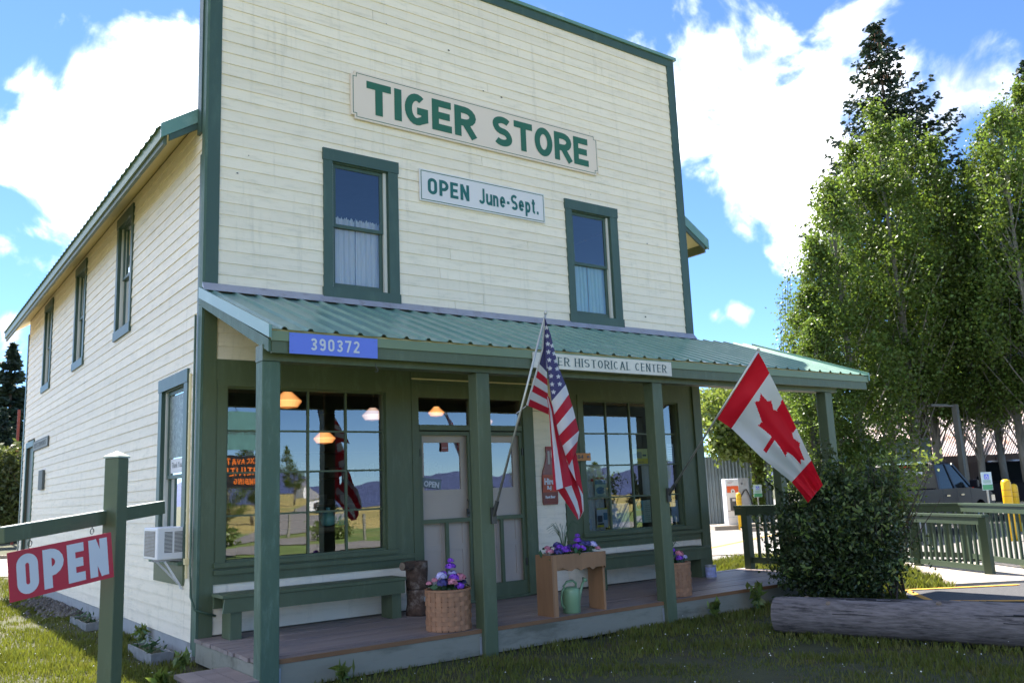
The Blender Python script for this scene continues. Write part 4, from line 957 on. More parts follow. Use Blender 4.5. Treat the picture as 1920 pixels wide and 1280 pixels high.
# the fly end hanging lowest
panel('fly_fold', [(0, (188, 1075)), (.35, (225, 1130)), (1, (316, 1262))], [(0, (262, 900)), (.35, (318, 1000)), (.7, (345, 1120)), (.9, (350, 1210)), (1, (330, 1250))],
      lambda a, s_: YT+.16+.05*s_, 40, 50, lambda a, s_: (1 if (a < .27 or .55 < a < .84) else 0), .015, 2.0)
panel('fly_back_fold', [(0, (232, 800)), (1, (262, 960))], [(0, (300, 860)), (.4, (322, 960)), (1, (346, 1120))], lambda a, s_: YT+.14, 20, 30, lambda a, s_: 1 if a > .5 else 0, .01)
MB().tube([at(1021, 597, 'y', YT+.005), at(1017, 655, 'y', YT+.144), at(1007.5, 691, 'y', YT+.216), at(988, 759, 'y', YT+.36)], .009, fwhite, 6).tube([at(986, 761, 'y', YT+.36), at(968, 775, 'y', YT+.33)], .004, fwhite, 5).build('hoist_rope', us)

# ================================================================== PORCH FURNITURE
def bench(x0, x1, label, legs):
    t_ = thing('bench', ((x0+x1)/2, -.30, DZ), label, 'bench', 'green porch benches')
    MB().box(x0, x1, -.47, -.13, .615, .650, porchgreen).build('seat', t_, bevel=.004)
    MB().prism([(x0+.01, -.455, .48), (x0+.03, -.455, .614), (x1-.01, -.455, .614), (x1-.01, -.455, .48)], (0, .03, 0), porchgreen).build('apron', t_)
    MB().box(x0+.01, x1-.01, -.17, -.145, .50, .614, porchgreen).build('apron', t_)
    for xx in legs: MB().box(xx-.055, xx+.055, -.424, -.172, DZ, .614, porchgreen).build('leg', t_)
bench(.09, 2.10, 'long green bench under the left display window', (.24, 2.0))
bench(4.86, 7.05, 'long green bench under the right display window', (5.02, 6.92))
# flowers
fpur = material('flower_purple', (0.26, 0.06, 0.62), 0.6, var=.2, scale=30, island=.25)
fpale = material('flower_lilac', (0.55, 0.50, 0.80), 0.6, var=.2, scale=30, island=.2)
fpink = material('flower_pink', (0.62, 0.22, 0.30), 0.6, var=.2, scale=30, island=.2)
fdark = material('flower_navy', (0.06, 0.05, 0.22), 0.6, var=.2, scale=30, island=.2)
fleaf = material('flower_leaf', (0.04, 0.09, 0.03), 0.5, var=.2, island=.3)
rf = np.random.default_rng(5)
def blossom(c, r, m_, parent, name='blossom'):
    n = 90; d = rf.normal(size=(n, 3)); d /= np.linalg.norm(d, axis=1)[:, None]; d[:, 2] = np.abs(d[:, 2])*.9-.15
    C = np.array(c)+d*r*(.65+.35*rf.random(n))[:, None]
    t1 = np.cross(d, rf.normal(size=(n, 3))); t1 /= np.linalg.norm(t1, axis=1)[:, None]; t2 = np.cross(d, t1)
    s_ = r*.27; v = np.stack([C-t1*s_, C+t2*s_+d*s_*.3, C+t1*s_, C-t2*s_+d*s_*.3], 1).reshape(-1, 3)
    return np_mesh(name, v, 4, m_, parent)
def greens(c, rx, ry, h, n, parent, m_=fleaf, size=.05):
    C = np.array(c)+rf.normal(size=(n, 3))*np.array([rx, ry, h])*.5
    return np_mesh('foliage', leaf_quads(C, size, rf), 4, m_, parent, kind='stuff')
def grass_sprays(c, n, h, parent):
    m = MB()
    for k in range(n):
        a = rf.uniform(0, 6.28); l_ = h*rf.uniform(.7, 1.1); dx, dy = math.cos(a)*l_*.55, math.sin(a)*l_*.4
        m.tube([c, (c[0]+dx*.35, c[1]+dy*.35, c[2]+l_*.7), (c[0]+dx*.8, c[1]+dy*.8, c[2]+l_), (c[0]+dx*1.3, c[1]+dy*1.3, c[2]+l_*.86)], [.0035, .003, .002, .001], fleaf, 4)
    return m.build('grass_spray', parent, kind='stuff')
# woven splint baskets
def basket(cx__, cy, r, h, label, flow):
    t_ = thing('planter_basket', (cx__, cy, DZ), label, 'planter', 'woven splint flower baskets on the porch')
    MB().lathe((cx__, cy, DZ), [(r*.95, .0), (r*.98, h*.5), (r*.95, h-.02), (r*.80, h-.02), (r*.78, h-.05)], material('basket_dark', (.10, .05, .03), .8), 36).build('liner', t_)
    nst = 22; rows = 8; rh = (h-.03)/rows
    for k in range(nst):          # uprights
        a = 2*math.pi*k/nst; ca_, sa = math.cos(a), math.sin(a); tx, ty = -sa, ca_; ww = .026
        rr = r*1.0; m = MB()
        p = []
        for z in (0.004, h-.008):
            for o in (-.0, .005):
                for s_ in (-ww, ww): p.append((cx__+ca_*(rr+o)+tx*s_, cy+sa*(rr+o)+ty*s_, DZ+z))
        m.hexa(p, splint).build('stake', t_)
    for j in range(rows):         # weavers: over one stake, under the next
        n = nst*4; vi = []; vo = []
        m = MB(); z0 = DZ+.012+j*rh; vs = []
        jit = rf.uniform(-.003, .003)
        for k in range(n):
            a = 2*math.pi*k/n; w__ = math.cos(2*math.pi*k/8+math.pi*j)
            rr = r*(1.0+.01*math.sin(a*3+j))+.004+.0085*w__
            for z in (z0+.002+jit, z0+rh-.004+jit): vs.append((cx__+math.cos(a)*rr, cy+math.sin(a)*rr, z+.002*math.sin(a*2+j)))
        fs = [(2*k, 2*((k+1) % n), 2*((k+1) % n)+1, 2*k+1) for k in range(n)]
        m.add(vs, fs, splint); m.build('weaver', t_)
    MB().lathe((cx__, cy, DZ+h-.022), [(r+.002, 0), (r+.014, .002), (r+.014, .022), (r-.012, .024), (r-.012, 0)], splint, 40).build('rim', t_)
    for c, rad, m_ in flow: blossom((cx__+c[0], cy+c[1], DZ+h+c[2]), rad, m_, t_)
    greens((cx__, cy, DZ+h+.02), r*.62, r*.62, .06, 140, t_)
    return t_
fl1 = [((-.10, -.05, .12), .06, fpale), ((.02, -.08, .10), .055, fpur), ((.05, .02, .20), .055, fpur), ((.04, .0, .26), .035, fpur), ((.12, -.04, .09), .065, fpink), ((.17, -.02, .04), .04, fdark), ((-.03, -.12, .06), .06, fpink),
       ((-.12, -.10, .06), .06, fdark), ((.06, -.12, .02), .05, fpur), ((-.20, .02, .06), .035, fpink), ((.08, .04, .13), .05, fpale), ((-.04, .03, .13), .05, fpur), ((-.17, -.04, .09), .035, fpink)]
basket(1.955, -1.56, .215, .39, 'woven basket of purple silk flowers in front of the screen doors', fl1)
fl2 = [((-.08, -.05, .10), .06, fdark), ((.03, -.08, .09), .06, fpink), ((.11, .0, .08), .05, fpale), ((.04, .05, .13), .05, fpur), ((-.02, -.13, .05), .05, fpur), ((.13, -.07, .05), .04, fpale)]
t2 = basket(5.16, -1.52, .20, .39, 'woven basket of pink and purple flowers behind the third porch post', fl2)
grass_sprays((5.14, -1.5, .62), 14, .28, t2)
# planter table
pt = thing('planter_table', (3.5, -1.62, DZ), 'rustic wooden planter box on board legs full of purple flowers', 'planter')
PX0, PX1, PY0, PY1 = 3.125, 3.855, -1.775, -1.50
# front board with a wavy live edge
wav = [(PX0+.115+(PX1-PX0-.13)*i/14, .655+.014*math.sin(i*1.7)+.012*math.sin(i*3.1)+(.03 if i in (0, 14) else 0)) for i in range(15)]
MB().prism([(PX0+.046, PY0, .845), (PX0+.046, PY0, .69)]+[(x, PY0, z+.022) for x, z in wav]+[(PX1, PY0, .66), (PX1+.01, PY0, .84)], (0, .022, 0), cedar).build('front_board', pt)
MB().box(PX0, PX1, PY1-.022, PY1, .66, .845, cedar).build('back_board', pt)
MB().box(PX0+.03, PX1-.03, PY0+.023, PY1-.023, .68, .70, cedar).build('bottom_board', pt)
MB().box(PX0, PX0+.045, PY0+.001, PY0+.023, DZ, .845, cedar).build('leg', pt)
MB().box(PX0-.024, PX0-.001, PY0-.0, PY1, DZ, .845, cedar).build('leg', pt)
MB().box(PX1-.028, PX1-.0, PY0+.024, PY1, DZ, .68, cedar).build('leg', pt)
MB().box(PX0+.02, PX1-.03, PY0+.03, PY1-.03, .845-.02, .838, signwhite).build('liner', pt)
for i, (dx, dy, dz, rad, m_) in enumerate([(.03, .03, .03, .045, fpink), (.10, -.02, .02, .055, fdark), (.16, .03, .05, .055, fpur), (.22, 0, .03, .06, fpur), (.19, .10, .08, .05, fdark), (.30, .02, .02, .035, fpink), (.40, .03, .05, .05, fpur), (.45, .0, .03, .05, fpur),
                           (.44, .05, .12, .045, fpur), (.43, .04, .17, .03, fpur), (.50, .06, .08, .055, fdark), (.56, .03, .07, .05, fdark), (.62, .02, .06, .055, fpale), (.68, 0, .02, .035, fpink), (.05, .10, .06, .035, fpink), (.36, .10, .05, .04, fdark)]):
    blossom((PX0+.01+dx, PY0+.07+dy, .85+dz), rad, m_, pt)
greens((3.49, -1.64, .86), .30, .09, .05, 160, pt); grass_sprays((3.42, -1.6, .85), 18, .33, pt)
# watering can
cang = material('watering_can_green', (0.22, 0.36, 0.20), 0.32, var=.04, spec=.6)
wc = thing('watering_can', (3.46, -1.63, DZ), 'sage green plastic watering can under the planter table', 'watering can')
c0 = (3.455, -1.64, DZ)
MB().lathe(c0, [(.088, 0), (.096, .008), (.097, .22), (.092, .245), (.060, .262), (.052, .268), (.046, .262), (.05, .24)], cang, 28).build('can_body', wc, smooth=True)
MB().tube([(c0[0]-.06, c0[1], .45), (c0[0]-.10, c0[1], .50), (c0[0]-.05, c0[1], .545), (c0[0]+.03, c0[1], .55), (c0[0]+.075, c0[1], .52), (c0[0]+.07, c0[1], .46)], .013, cang, 8).build('top_handle', wc, smooth=True)
MB().tube([(c0[0]-.09, c0[1], .49), (c0[0]-.125, c0[1], .45), (c0[0]-.14, c0[1], .38), (c0[0]-.13, c0[1], .31), (c0[0]-.095, c0[1], .27)], .012, cang, 8).build('rear_handle', wc, smooth=True)
MB().tube([(c0[0]+.085, c0[1], .30), (c0[0]+.12, c0[1], .40), (c0[0]+.165, c0[1], .50), (c0[0]+.185, c0[1], .53)], [.028, .022, .014, .013], cang, 10).tube([(c0[0]+.18, c0[1], .525), (c0[0]+.205, c0[1], .548)], [.012, .034], cang, 12).build('spout', wc, smooth=True)
# paint can
pc = thing('paint_can', (6.86, -.62, DZ), 'small metal paint can at the right end of the bench', 'can')
MB().lathe((6.88, -.58, DZ), [(.075, 0), (.075, .17), (.079, .172), (.079, .18), (.068, .181), (.068, .16)], greymetal, 24).build('can_body', pc)
MB().lathe((6.88, -.58, DZ), [(.0758, .02), (.0758, .155)], material('can_label_blue', (.42, .46, .78), .5, var=.4, scale=18), 24, cap=False).build('label', pc)
# carved log standing by the door
st = thing('log_stump', (2.28, -.40, DZ), 'rough bark log stump with a sawn branch stub beside the screen doors', 'stump')
def knobbly(c, r, z0, z1, n=18, rows=8, amp=.08, mat=stumpbark, seed=0):
    v = []; m = MB()
    for j in range(rows+1):
        for i in range(n):
            a = 2*math.pi*i/n; z = z0+(z1-z0)*j/rows; rr = r*(1+amp*2*mnoise.noise(Vector((math.cos(a)*2+seed, math.sin(a)*2, z*7))))
            v.append((c[0]+rr*math.cos(a), c[1]+rr*math.sin(a), z))
    fs = [(j*n+i, j*n+(i+1) % n, (j+1)*n+(i+1) % n, (j+1)*n+i) for j in range(rows) for i in range(n)]+[tuple(range(n))[::-1], tuple(rows*n+k for k in range(n))]
    return m.add(v, fs, mat)
knobbly((2.30, -.38), .135, DZ, .50, seed=3).build('lower_trunk', st, smooth=True)
knobbly((2.285, -.38), .125, .505, .80, seed=8).build('upper_trunk', st, smooth=True)
MB().tube([(2.20, -.42, .755), (2.05, -.47, .765)], [.05, .045], stumpbark, 12).tube([(2.051, -.4705, .765), (2.047, -.472, .765)], .041, logend, 12).build('branch_stub', st)
MB().tube([(2.33, -.50, .395), (2.33, -.525, .395)], .042, material('cut_disc', (.28, .30, .32), .8, var=.3, scale=30), 14).build('cut_disc', st)

# ================================================================== AIR CONDITIONER
ac = thing('air_conditioner', (-.15, .75, .97), 'white window air conditioner jutting from the lower side window on metal brackets', 'air conditioner')
AX, AY0, AY1, AZ0, AZ1 = -.285, .47, 1.02, .972, 1.300
MB().box(AX, -.002, AY0, AY1, AZ0, AZ1, white).build('housing', ac, bevel=.008)
m = MB()
for gx in ((-.215, -.135), (-.115, -.030)):
    for k in range(16):
        z = 1.045+k*.0135; m.box(gx[0], gx[1], AY0-.0015, AY0-.001, z, z+.0075, steel)
m.build('side_louvres', ac)
m = MB(); m.box(AX-.0015, AX-.001, AY0+.09, AY1-.03, 1.0, 1.265, material('coil_fins', (.24, .215, .18), .6, var=.4, scale=6, stretch=(1, 1, 8)))
for k in range(18): m.box(AX-.004, AX-.002, AY0+.09, AY1-.03, 1.005+k*.0145, 1.009+k*.0145, greymetal)
m.build('coil_grille', ac)
MB().box(AX-.006, AX-.0045, AY0+.085, AY1-.025, 1.266, 1.276, white).build('grille_rim', ac)
m = MB(); m.beam((-.25, .62, .955), (-.015, .62, .70), .022, .018, white).beam((-.20, .50, .955), (-.015, .50, .66), .022, .018, white).beam((-.30, .62, .963), (-.0, .62, .963), .02, .012, greymetal).beam((-.30, .50, .963), (-.0, .50, .963), .02, .012, greymetal).box(-.012, -.002, .60, .64, .66, .75, white)
m.build('support_bracket', ac)

# ================================================================== OPEN SIGN POST (left foreground)
sp = thing('sign_post', (-1.32, -2.48, 0), 'square green wooden post with a crossarm in the left foreground', 'post')
def sq_post(cx__, cy, z0, z1, half_, ang, mat):
    m = MB(); c, s_ = math.cos(ang), math.sin(ang); cc = [(-1, -1), (1, -1), (1, 1), (-1, 1)]
    P = [(cx__+half_*(a*c-b*s_), cy+half_*(a*s_+b*c)) for a, b in cc]
    v = [(x, y, z0) for x, y in P]+[(x, y, z1) for x, y in P]
    f = [(0, 1, 2, 3)[::-1]]+[(i, (i+1) % 4, 4+(i+1) % 4, 4+i) for i in range(4)]
    m.add(v, f+[(4, 5, 6, 7)], mat); return m
ppx, ppy = atd(216, 950, 6.15)[:2]
A0 = atd(2, 1004, 5.22); A1 = atd(305, 951, 6.75); dirA = Vector(A1-A0).normalized(); angA = math.atan2(dirA.y, dirA.x)
zt_ = atd(216, 858, 6.15)[2]
sq_post(ppx, ppy, -.1, zt_, .056, angA, porchgreen).build('post', sp, bevel=.004)
capm = MB(); c, s_ = math.cos(angA), math.sin(angA); h_ = .062
P = [(ppx+h_*(a*c-b*s_), ppy+h_*(a*s_+b*c)) for a, b in ((-1, -1), (1, -1), (1, 1), (-1, 1))]
capm.add([(x, y, zt_+.001) for x, y in P]+[(x, y, zt_+.014) for x, y in P]+[(ppx, ppy, zt_+.052)], [(3, 2, 1, 0)]+[(i, (i+1) % 4, 4+(i+1) % 4, 4+i) for i in range(4)]+[(4+i, 4+(i+1) % 4, 8) for i in range(4)], material('post_cap_pale', (.42, .48, .42), .6, var=.2)).build('post_cap', sp)
topg = material('pale_arm_top', (.40, .46, .42), .5, var=.3, scale=12, dirt=(.06, .12, .08, 1), dirt_amt=.5, dirt_scale=12)  # pale grey-green with dark green patches
arm = MB(); arm.beam(A0, A1, .045, .092, porchgreen)
arm.build('crossarm', sp, bevel=.003)
upn = Vector((0, 0, 1))
MB().beam(Vector(A0)+Vector((0, 0, .049)), Vector(A1)+Vector((0, 0, .049)), .044, .005, topg).build('arm_top', sp)
osn = thing('open_sign', tuple(atd(120, 1075, 5.8)), 'red hanging sign reading OPEN in pale capitals below the crossarm', 'sign')
o_tl, o_tr, o_br, o_bl = [Vector(p) for p in (atd(13, 1036, 5.32), atd(208, 997, 5.93), atd(214, 1076, 5.93), atd(20, 1125, 5.32))]
# true rectangle through the hanging edge
ex = (o_tr-o_tl); wS = ex.length; ex.normalize(); hS = .30; ez = Vector((0, 0, -1)); ez = (ez-ex*ez.dot(ex)).normalized(); en = ex.cross(-ez).normalized()
if en.dot(Vector(CAM)-o_tl) < 0: en = -en
q = [o_tl, o_tr, o_tr+ez*hS, o_tl+ez*hS]
MB().prism([p-en*.003 for p in q], en*.003, redsign).build('sign_panel', osn)
lettering('OPEN', o_tl+ez*(hS-.028)+ex*.05, ex, -ez, en, .245, w_=.56, t=.115, gap=.13, width=wS-.085, mat=letterwhite, off=.0015).build('lettering', osn)
m = MB()
for f in (.20, .80):
    p = o_tl+ex*(wS*f)
    pa = p+Vector((0, 0, .012)); n = 14; gap_ = .035
    m.tube([pa+ex*(.013*math.cos(6.283*k/n))+Vector((0, 0, 1))*(.018+.018*math.sin(6.283*k/n)) for k in range(n+1)], .003, steel, 5)
    m.tube([pa+Vector((0, 0, .034)), pa+Vector((0, 0, .06))], .003, steel, 5)
m.build('hook_rings', osn)
stake = sq_post(*atd(203, 1262, 6.3)[:2], -.05, .24, .014, .3, porchgreen); so_ = stake.build('stake', None)
tag(so_, 'short dark green stake standing in the grass just left of the sign post', 'stake')

# ================================================================== POSTERS IN THE RIGHT WINDOW
def poster(x0, x1, z0, z1, mat, label, extras=(), y=.078, name='poster'):
    t_ = thing(name, ((x0+x1)/2, y, z0), label, 'poster')
    MB().poly([(x0, y, z0), (x1, y, z0), (x1, y, z1), (x0, y, z1)], mat).build('sheet', t_)
    for k, (a, b, c, d, m_) in enumerate(extras):
        X = lambda f: x0+(x1-x0)*f; Z = lambda f: z0+(z1-z0)*f; o = y-.001-.0005*(k % 5)
        MB().poly([(X(a), o, Z(c)), (X(b), o, Z(c)), (X(b), o, Z(d)), (X(a), o, Z(d))], m_).build('print_block', t_)
    return t_
pm = lambda n, c: material('print_'+n, c, .6, var=.03)
pw, pcream, pyel, pblu, pred, pdk, paq = pm('white', (.66, .70, .80)), pm('cream', (.62, .68, .56)), pm('yellow', (.75, .62, .05)), pm('blue', (.12, .25, .38)), pm('red', (.55, .04, .03)), pm('dark', (.08, .09, .12)), pm('aqua', (.25, .52, .58))
PYW = .078
q = poster(5.39, 5.60, 1.385, 1.70, pcream, 'yard sale poster with a blue oval in the lower left of the right display window', [(.05, .95, .60, .78, pblu)], PYW)
m = MB(); m.poly([(5.495+.085*math.cos(a*.314), PYW-.002, 1.49+.05*math.sin(a*.314)) for a in range(20)], pblu).build('oval', q)
small_text('YARD SALE', (5.40, PYW-.002, 1.645), UX, UZ, .038, pred, parent=q, bold=.002, sx=.9)
MB().poly([(5.345+.03*math.cos(a*.628+.3), PYW-.003, 1.635+.022*math.sin(a*.628+.3)) for a in range(10)], pred).build('red_burst', q)
small_text('Tiger Store', (5.41, PYW-.002, 1.405), UX, UZ, .032, pdk, parent=q, sx=.9)
q = poster(5.40, 5.60, .985, 1.25, pw, 'flyer with yellow bands and dark photographs low in the right display window', [(.0, 1, .93, 1, pyel), (.0, .62, .02, .14, pyel), (.05, .5, .28, .62, pdk), (.6, .95, .38, .75, pblu), (.05, .62, .15, .24, pdk)], PYW)
poster(5.215, 5.30, .975, 1.115, pw, 'tiny white notice in the bottom left corner of the right display window', [(.3, .6, .4, .6, pdk)], PYW)
q = poster(5.64, 6.015, .955, 1.30, pw, 'wide pale blue notice sheet at the bottom of the right display window', [(.2, .5, .88, .89, pdk), (.2, .45, .84, .85, pdk), (.08, .92, .5, .505, pblu), (.08, .92, .3, .305, pblu)], PYW)
q = poster(6.14, 6.44, 1.01, 1.325, paq, 'aqua and cream folded leaflet low in the right display window beside the third post', [(.52, 1, 0, 1, pcream), (.0, .5, .34, .55, pm('tan', (.5, .48, .32)))]+[(.6, .95, .12+.09*k, .135+.09*k, pdk) for k in range(9)], PYW)
MB().poly([(6.215+.05*math.cos(a*.314), PYW-.004, 1.25+.045*math.sin(a*.314)) for a in range(20)], pm('brown', (.30, .13, .08))).build('emblem', q)
q = poster(6.14, 6.45, 1.845, 2.06, pm('pale_yellow', (.66, .66, .28)), 'yellow and cream poster with a dark shield in the middle of the right display window', [(0, 1, 0, .36, pyel), (.3, .62, .36, .8, pm('grey', (.3, .33, .25))), (.66, .9, .5, .62, pdk)], PYW)
MB().poly([(6.195+x*.03, PYW-.003, 1.95+z*.045) for x, z in ((-1, .9), (0, 1.05), (1, .9), (.9, -.3), (0, -1), (-.9, -.3))], pdk).build('shield', q)
small_text('Being sold', (6.225, PYW-.003, 1.862), UX, UZ, .032, pdk, parent=q)
q = poster(6.86, 7.0, 1.845, 2.13, pw, 'blue printed notice at the far right of the right display window', [(.1, .9, .1+.09*k, .13+.09*k, pblu) for k in range(9)], PYW)
poster(6.86, 7.01, .99, 1.30, pw, 'plain pale sheet at the bottom right corner of the right display window', [(.15, .85, .9, .92, pblu)], PYW)
m = MB()
for (x0, x1, z0, z1) in ((5.18, 5.60, .95, 1.80), (5.63, 5.74, 1.0, 1.80), (6.36, 6.50, 1.38, 1.82), (6.86, 6.98, 1.36, 1.82)):
    n = 30; v = []
    for j in range(2):
        for i in range(n+1): v.append((x0+(x1-x0)*i/n, .125+.012*math.sin(i*1.1), z0 if j == 0 else z1))
    m.add(v, [(i, i+1, n+2+i, n+1+i) for i in range(n)], curtain)
m.build('cafe_curtain', dw2, smooth=True)
# small OPEN notice in the left door glass
q = thing('open_notice', (2.75, .066, 1.62), 'small tilted OPEN notice behind the glass of the left screen door', 'sign')
MB().poly([(2.64, .066, 1.62), (2.90, .066, 1.585), (2.905, .066, 1.70), (2.645, .066, 1.735)], material('notice_blue_grey', (.14, .18, .22), .5)).build('sheet', q)
small_text('OPEN', (2.655, .063, 1.632), (1, 0, -.13), (.13, 0, 1), .092, letterwhite, parent=q, bold=.004, sx=.9)
q = poster(2.92, 3.02, 2.04, 2.15, pm('dull_red', (.30, .10, .10)), 'small dull red sticker at the top of the left door glass', [(.1, .9, .4, .45, pw)], .066, name='sticker')

# ================================================================== ROADSIDE BOARD (opposite; seen mirrored in the left window)
rs = thing('roadside_board', (5.4, -14.5, 0), 'roadside board of teal and black panels with orange words, mirrored in the left window', 'sign')
boardg = material('board_teal', (.10, .24, .24), .5); boardk = material('board_black', (.012, .012, .014), .5); bor = material('board_orange', (.75, .17, .02), .5)
MB().box(4.75, 6.25, -14.52, -14.48, 2.95, 3.95, boardg).build('teal_panel', rs)
MB().box(4.75, 6.15, -14.52, -14.48, 1.95, 2.80, boardk).build('black_panel', rs)
for k, tx in enumerate(('EXCAVATION', 'UTILITIES', 'PLUMBING')):
    lettering(tx, (6.05-.0, -14.475, 2.55-k*.26), (-1, 0, 0), UZ, (0, 1, 0), .17, w_=.62, t=.10, gap=.16, width=1.2 if k < 2 else .9, mat=bor, off=.006).build('lettering', rs)
small_text('Main St Market', (6.1, -14.475, 3.35), (-1, 0, 0), UZ, .16, steel, parent=rs)
for x in (4.8, 6.1): MB().box(x-.04, x+.04, -14.62, -14.54, -.05, 4.0, fascwood).build('support_post', rs)
def simple_house(x, y, w_, d, h, label, mat):
    t_ = thing('house', (x, y, 0), label, 'house', 'white houses across the field')
    MB().box(x-w_/2, x+w_/2, y-d/2, y+d/2, 0, h, mat).build('walls', t_)
    MB().prism([(x-w_/2-.3, y-d/2-.3, h), (x+w_/2+.3, y-d/2-.3, h), (x, y-d/2-.3, h+w_*.35)], (0, d+.6, 0), greymetal).build('roof', t_)
    for k in (-1, 1): MB().box(x+k*w_*.25-.5, x+k*w_*.25+.5, y+d/2+.01, y+d/2+.06, h*.35, h*.75, roomupper).build('window', t_)
simple_house(24, -190, 8, 7, 3.2, 'white gabled house across the field, mirrored low in the left window', white)
simple_house(95, -220, 9, 8, 3.4, 'second white house across the field, mirrored in the right of the left window', white)

# ================================================================== LEFT SIDE YARD
def trough(y0, y1, label):
    t_ = thing('trough_planter', (-.2, (y0+y1)/2, 0), label, 'planter', 'narrow painted planters along the side wall')
    a, b = -.36, -.14; tm = material('trough_grey_white', (.20, .21, .22), .7, var=.35, scale=10)
    MB().box(a, a+.02, y0, y1, -.03, .075, tm).build('side_board', t_); MB().box(b-.02, b, y0, y1, -.03, .075, tm).build('side_board', t_)
    MB().box(a+.021, b-.021, y0, y0+.02, -.03, .085, tm).build('end_board', t_); MB().box(a+.021, b-.021, y1-.02, y1, -.03, .075, tm).build('end_board', t_)
    MB().box(a+.021, b-.021, y0+.021, y1-.021, -.02, .055, soil).build('soil', t_)
    n = 60; C = np.column_stack([rf.uniform(a, b, n), rf.uniform(y0, y1, n), .06+rf.random(n)**2*.13])
    np_mesh('foliage', leaf_quads(C, .030, rf, elong=2.6), 4, fleaf, t_, kind='stuff')
trough(.30, 1.25, 'pale trough planter nearest the front corner, below the air conditioner')
trough(3.5, 4.6, 'pale trough planter further back along the side wall behind the OPEN sign post')
stp = thing('step', (-.28, -1.4, 0), 'low weathered plank step at the left end of the porch', 'step')
for k in range(3): MB().box(-.50+k*.155, -.35+k*.155, -1.85, -1.02, .055, .088, deckwood).build('tread_board', stp)
MB().box(-.48, -.07, -1.83, -1.80, -.05, .054, fascwood).box(-.48, -.07, -1.08, -1.05, -.05, .054, fascwood).build('riser', stp)
# dark river rock along the wall
v = []; fs = []; m = MB(); rk = material('river_rock', (.10, .09, .085), .7, var=.5, scale=30, island=.5)
for k in range(420):
    x = -.05-abs(rf.normal())*.22; y = rf.uniform(5.2, 8.4); r_ = rf.uniform(.02, .05)
    a = rf.uniform(0, 6.28); p = [(x+r_*math.cos(a+t)*1.2, y+r_*math.sin(a+t), .0+rf.uniform(.0, .02)) for t in (0, 1.57, 3.14, 4.71)]
    m.add(p+[(x, y, r_*1.1+.01)], [(0, 1, 4), (1, 2, 4), (2, 3, 4), (3, 0, 4)], rk)
tag(m.build('river_rocks', None), 'bed of dark river rock against the side wall', 'rocks', kind='stuff')

# ================================================================== GRASS
def grass(name, regions, seed):
    rg = np.random.default_rng(seed); P = []
    for (x0, x1, y0, y1, dens, h, test) in regions:
        n = int((x1-x0)*(y1-y0)*dens); X = rg.uniform(x0, x1, n); Y = rg.uniform(y0, y1, n)
        keep = np.array([test(a, b) for a, b in zip(X, Y)]) if test else np.ones(n, bool)
        cl = np.array([mnoise.noise(Vector((a*1.7, b*1.7, 3.0))) for a, b in zip(X[keep], Y[keep])])
        k2 = rg.random(keep.sum()) < .66+1.1*cl
        hh = h*(0.55+.9*rg.random(keep.sum()))*(1+.9*np.clip(cl, -.4, .8)); P.append(np.column_stack([X[keep], Y[keep], hh])[k2])
    P = np.concatenate(P); n = len(P); a = rg.uniform(0, 2*np.pi, n); w__ = .0035+.004*rg.random(n)+P[:, 2]*.025; ln = P[:, 2]*(.2+.8*rg.random(n)); la = rg.uniform(0, 2*np.pi, n)
    z0 = -.03
    base = np.column_stack([P[:, 0], P[:, 1], np.full(n, z0)]); dx = np.column_stack([np.cos(a)*w__, np.sin(a)*w__, np.zeros(n)])
    tip = base+np.column_stack([np.cos(la)*ln, np.sin(la)*ln, P[:, 2]+.01-z0*.5]); mid = base+np.column_stack([np.cos(la)*ln*.35, np.sin(la)*ln*.35, (P[:, 2]+.01)*.62])
    v = np.stack([base-dx, base+dx, mid+dx*.8, tip, mid-dx*.8], 1).reshape(-1, 3)
    np_mesh(name, v, 5, grassm, label='short uneven lawn grass around the store', cat='grass', kind='stuff')
yard = lambda x, y: not (-.05 < x < 8.3 and y > -1.78) and not (-.02 < x < 7.6 and y > -1.7) and not (x > 5.0 and y < -2.2-.9*(x-5.0) +.0 and x > 6.3 and False)
def right_lawn(x, y):
    # between the porch end, the dark asphalt bay and the concrete walk
    if x < 8.3 and y > -1.78: return False
    edge = -3.2-(7.5-x)*1.5 if x < 7.5 else (-2.35-(8.6-x)*.77 if x < 8.6 else -2.35-(x-8.6)*.55)
    if y < edge+.06: return False
    if x > 9.4 and y < -2.7+(x-9.4)*.905 : return False
    return True
def front_lawn(x, y):
    if y > -1.76 and x > -.05: return False
    e_ = -4.1-(6.9-x)*1.9 if x < 6.9 else -3.2-(7.5-x)*1.5
    return y > e_+.05
grass('lawn_grass', [(-3.0, -.02, -2.5, 2.5, 2600, .030, None), (-3.4, -.02, 2.5, 9, 1200, .035, None), (-4, -.02, 9, 15.6, 300, .06, None), (-3.0, 6.3, -7.2, -1.8, 1300, .024, front_lawn),
      (6.3, 8.3, -5.2, -1.6, 2200, .06, right_lawn), (8.3, 12.4, -3.2, 3.0, 1500, .075, right_lawn), (8.3, 11.4, 0, 4.5, 500, .07, lambda x, y: y < 3.0+(11.1-x)*.9)], 3)
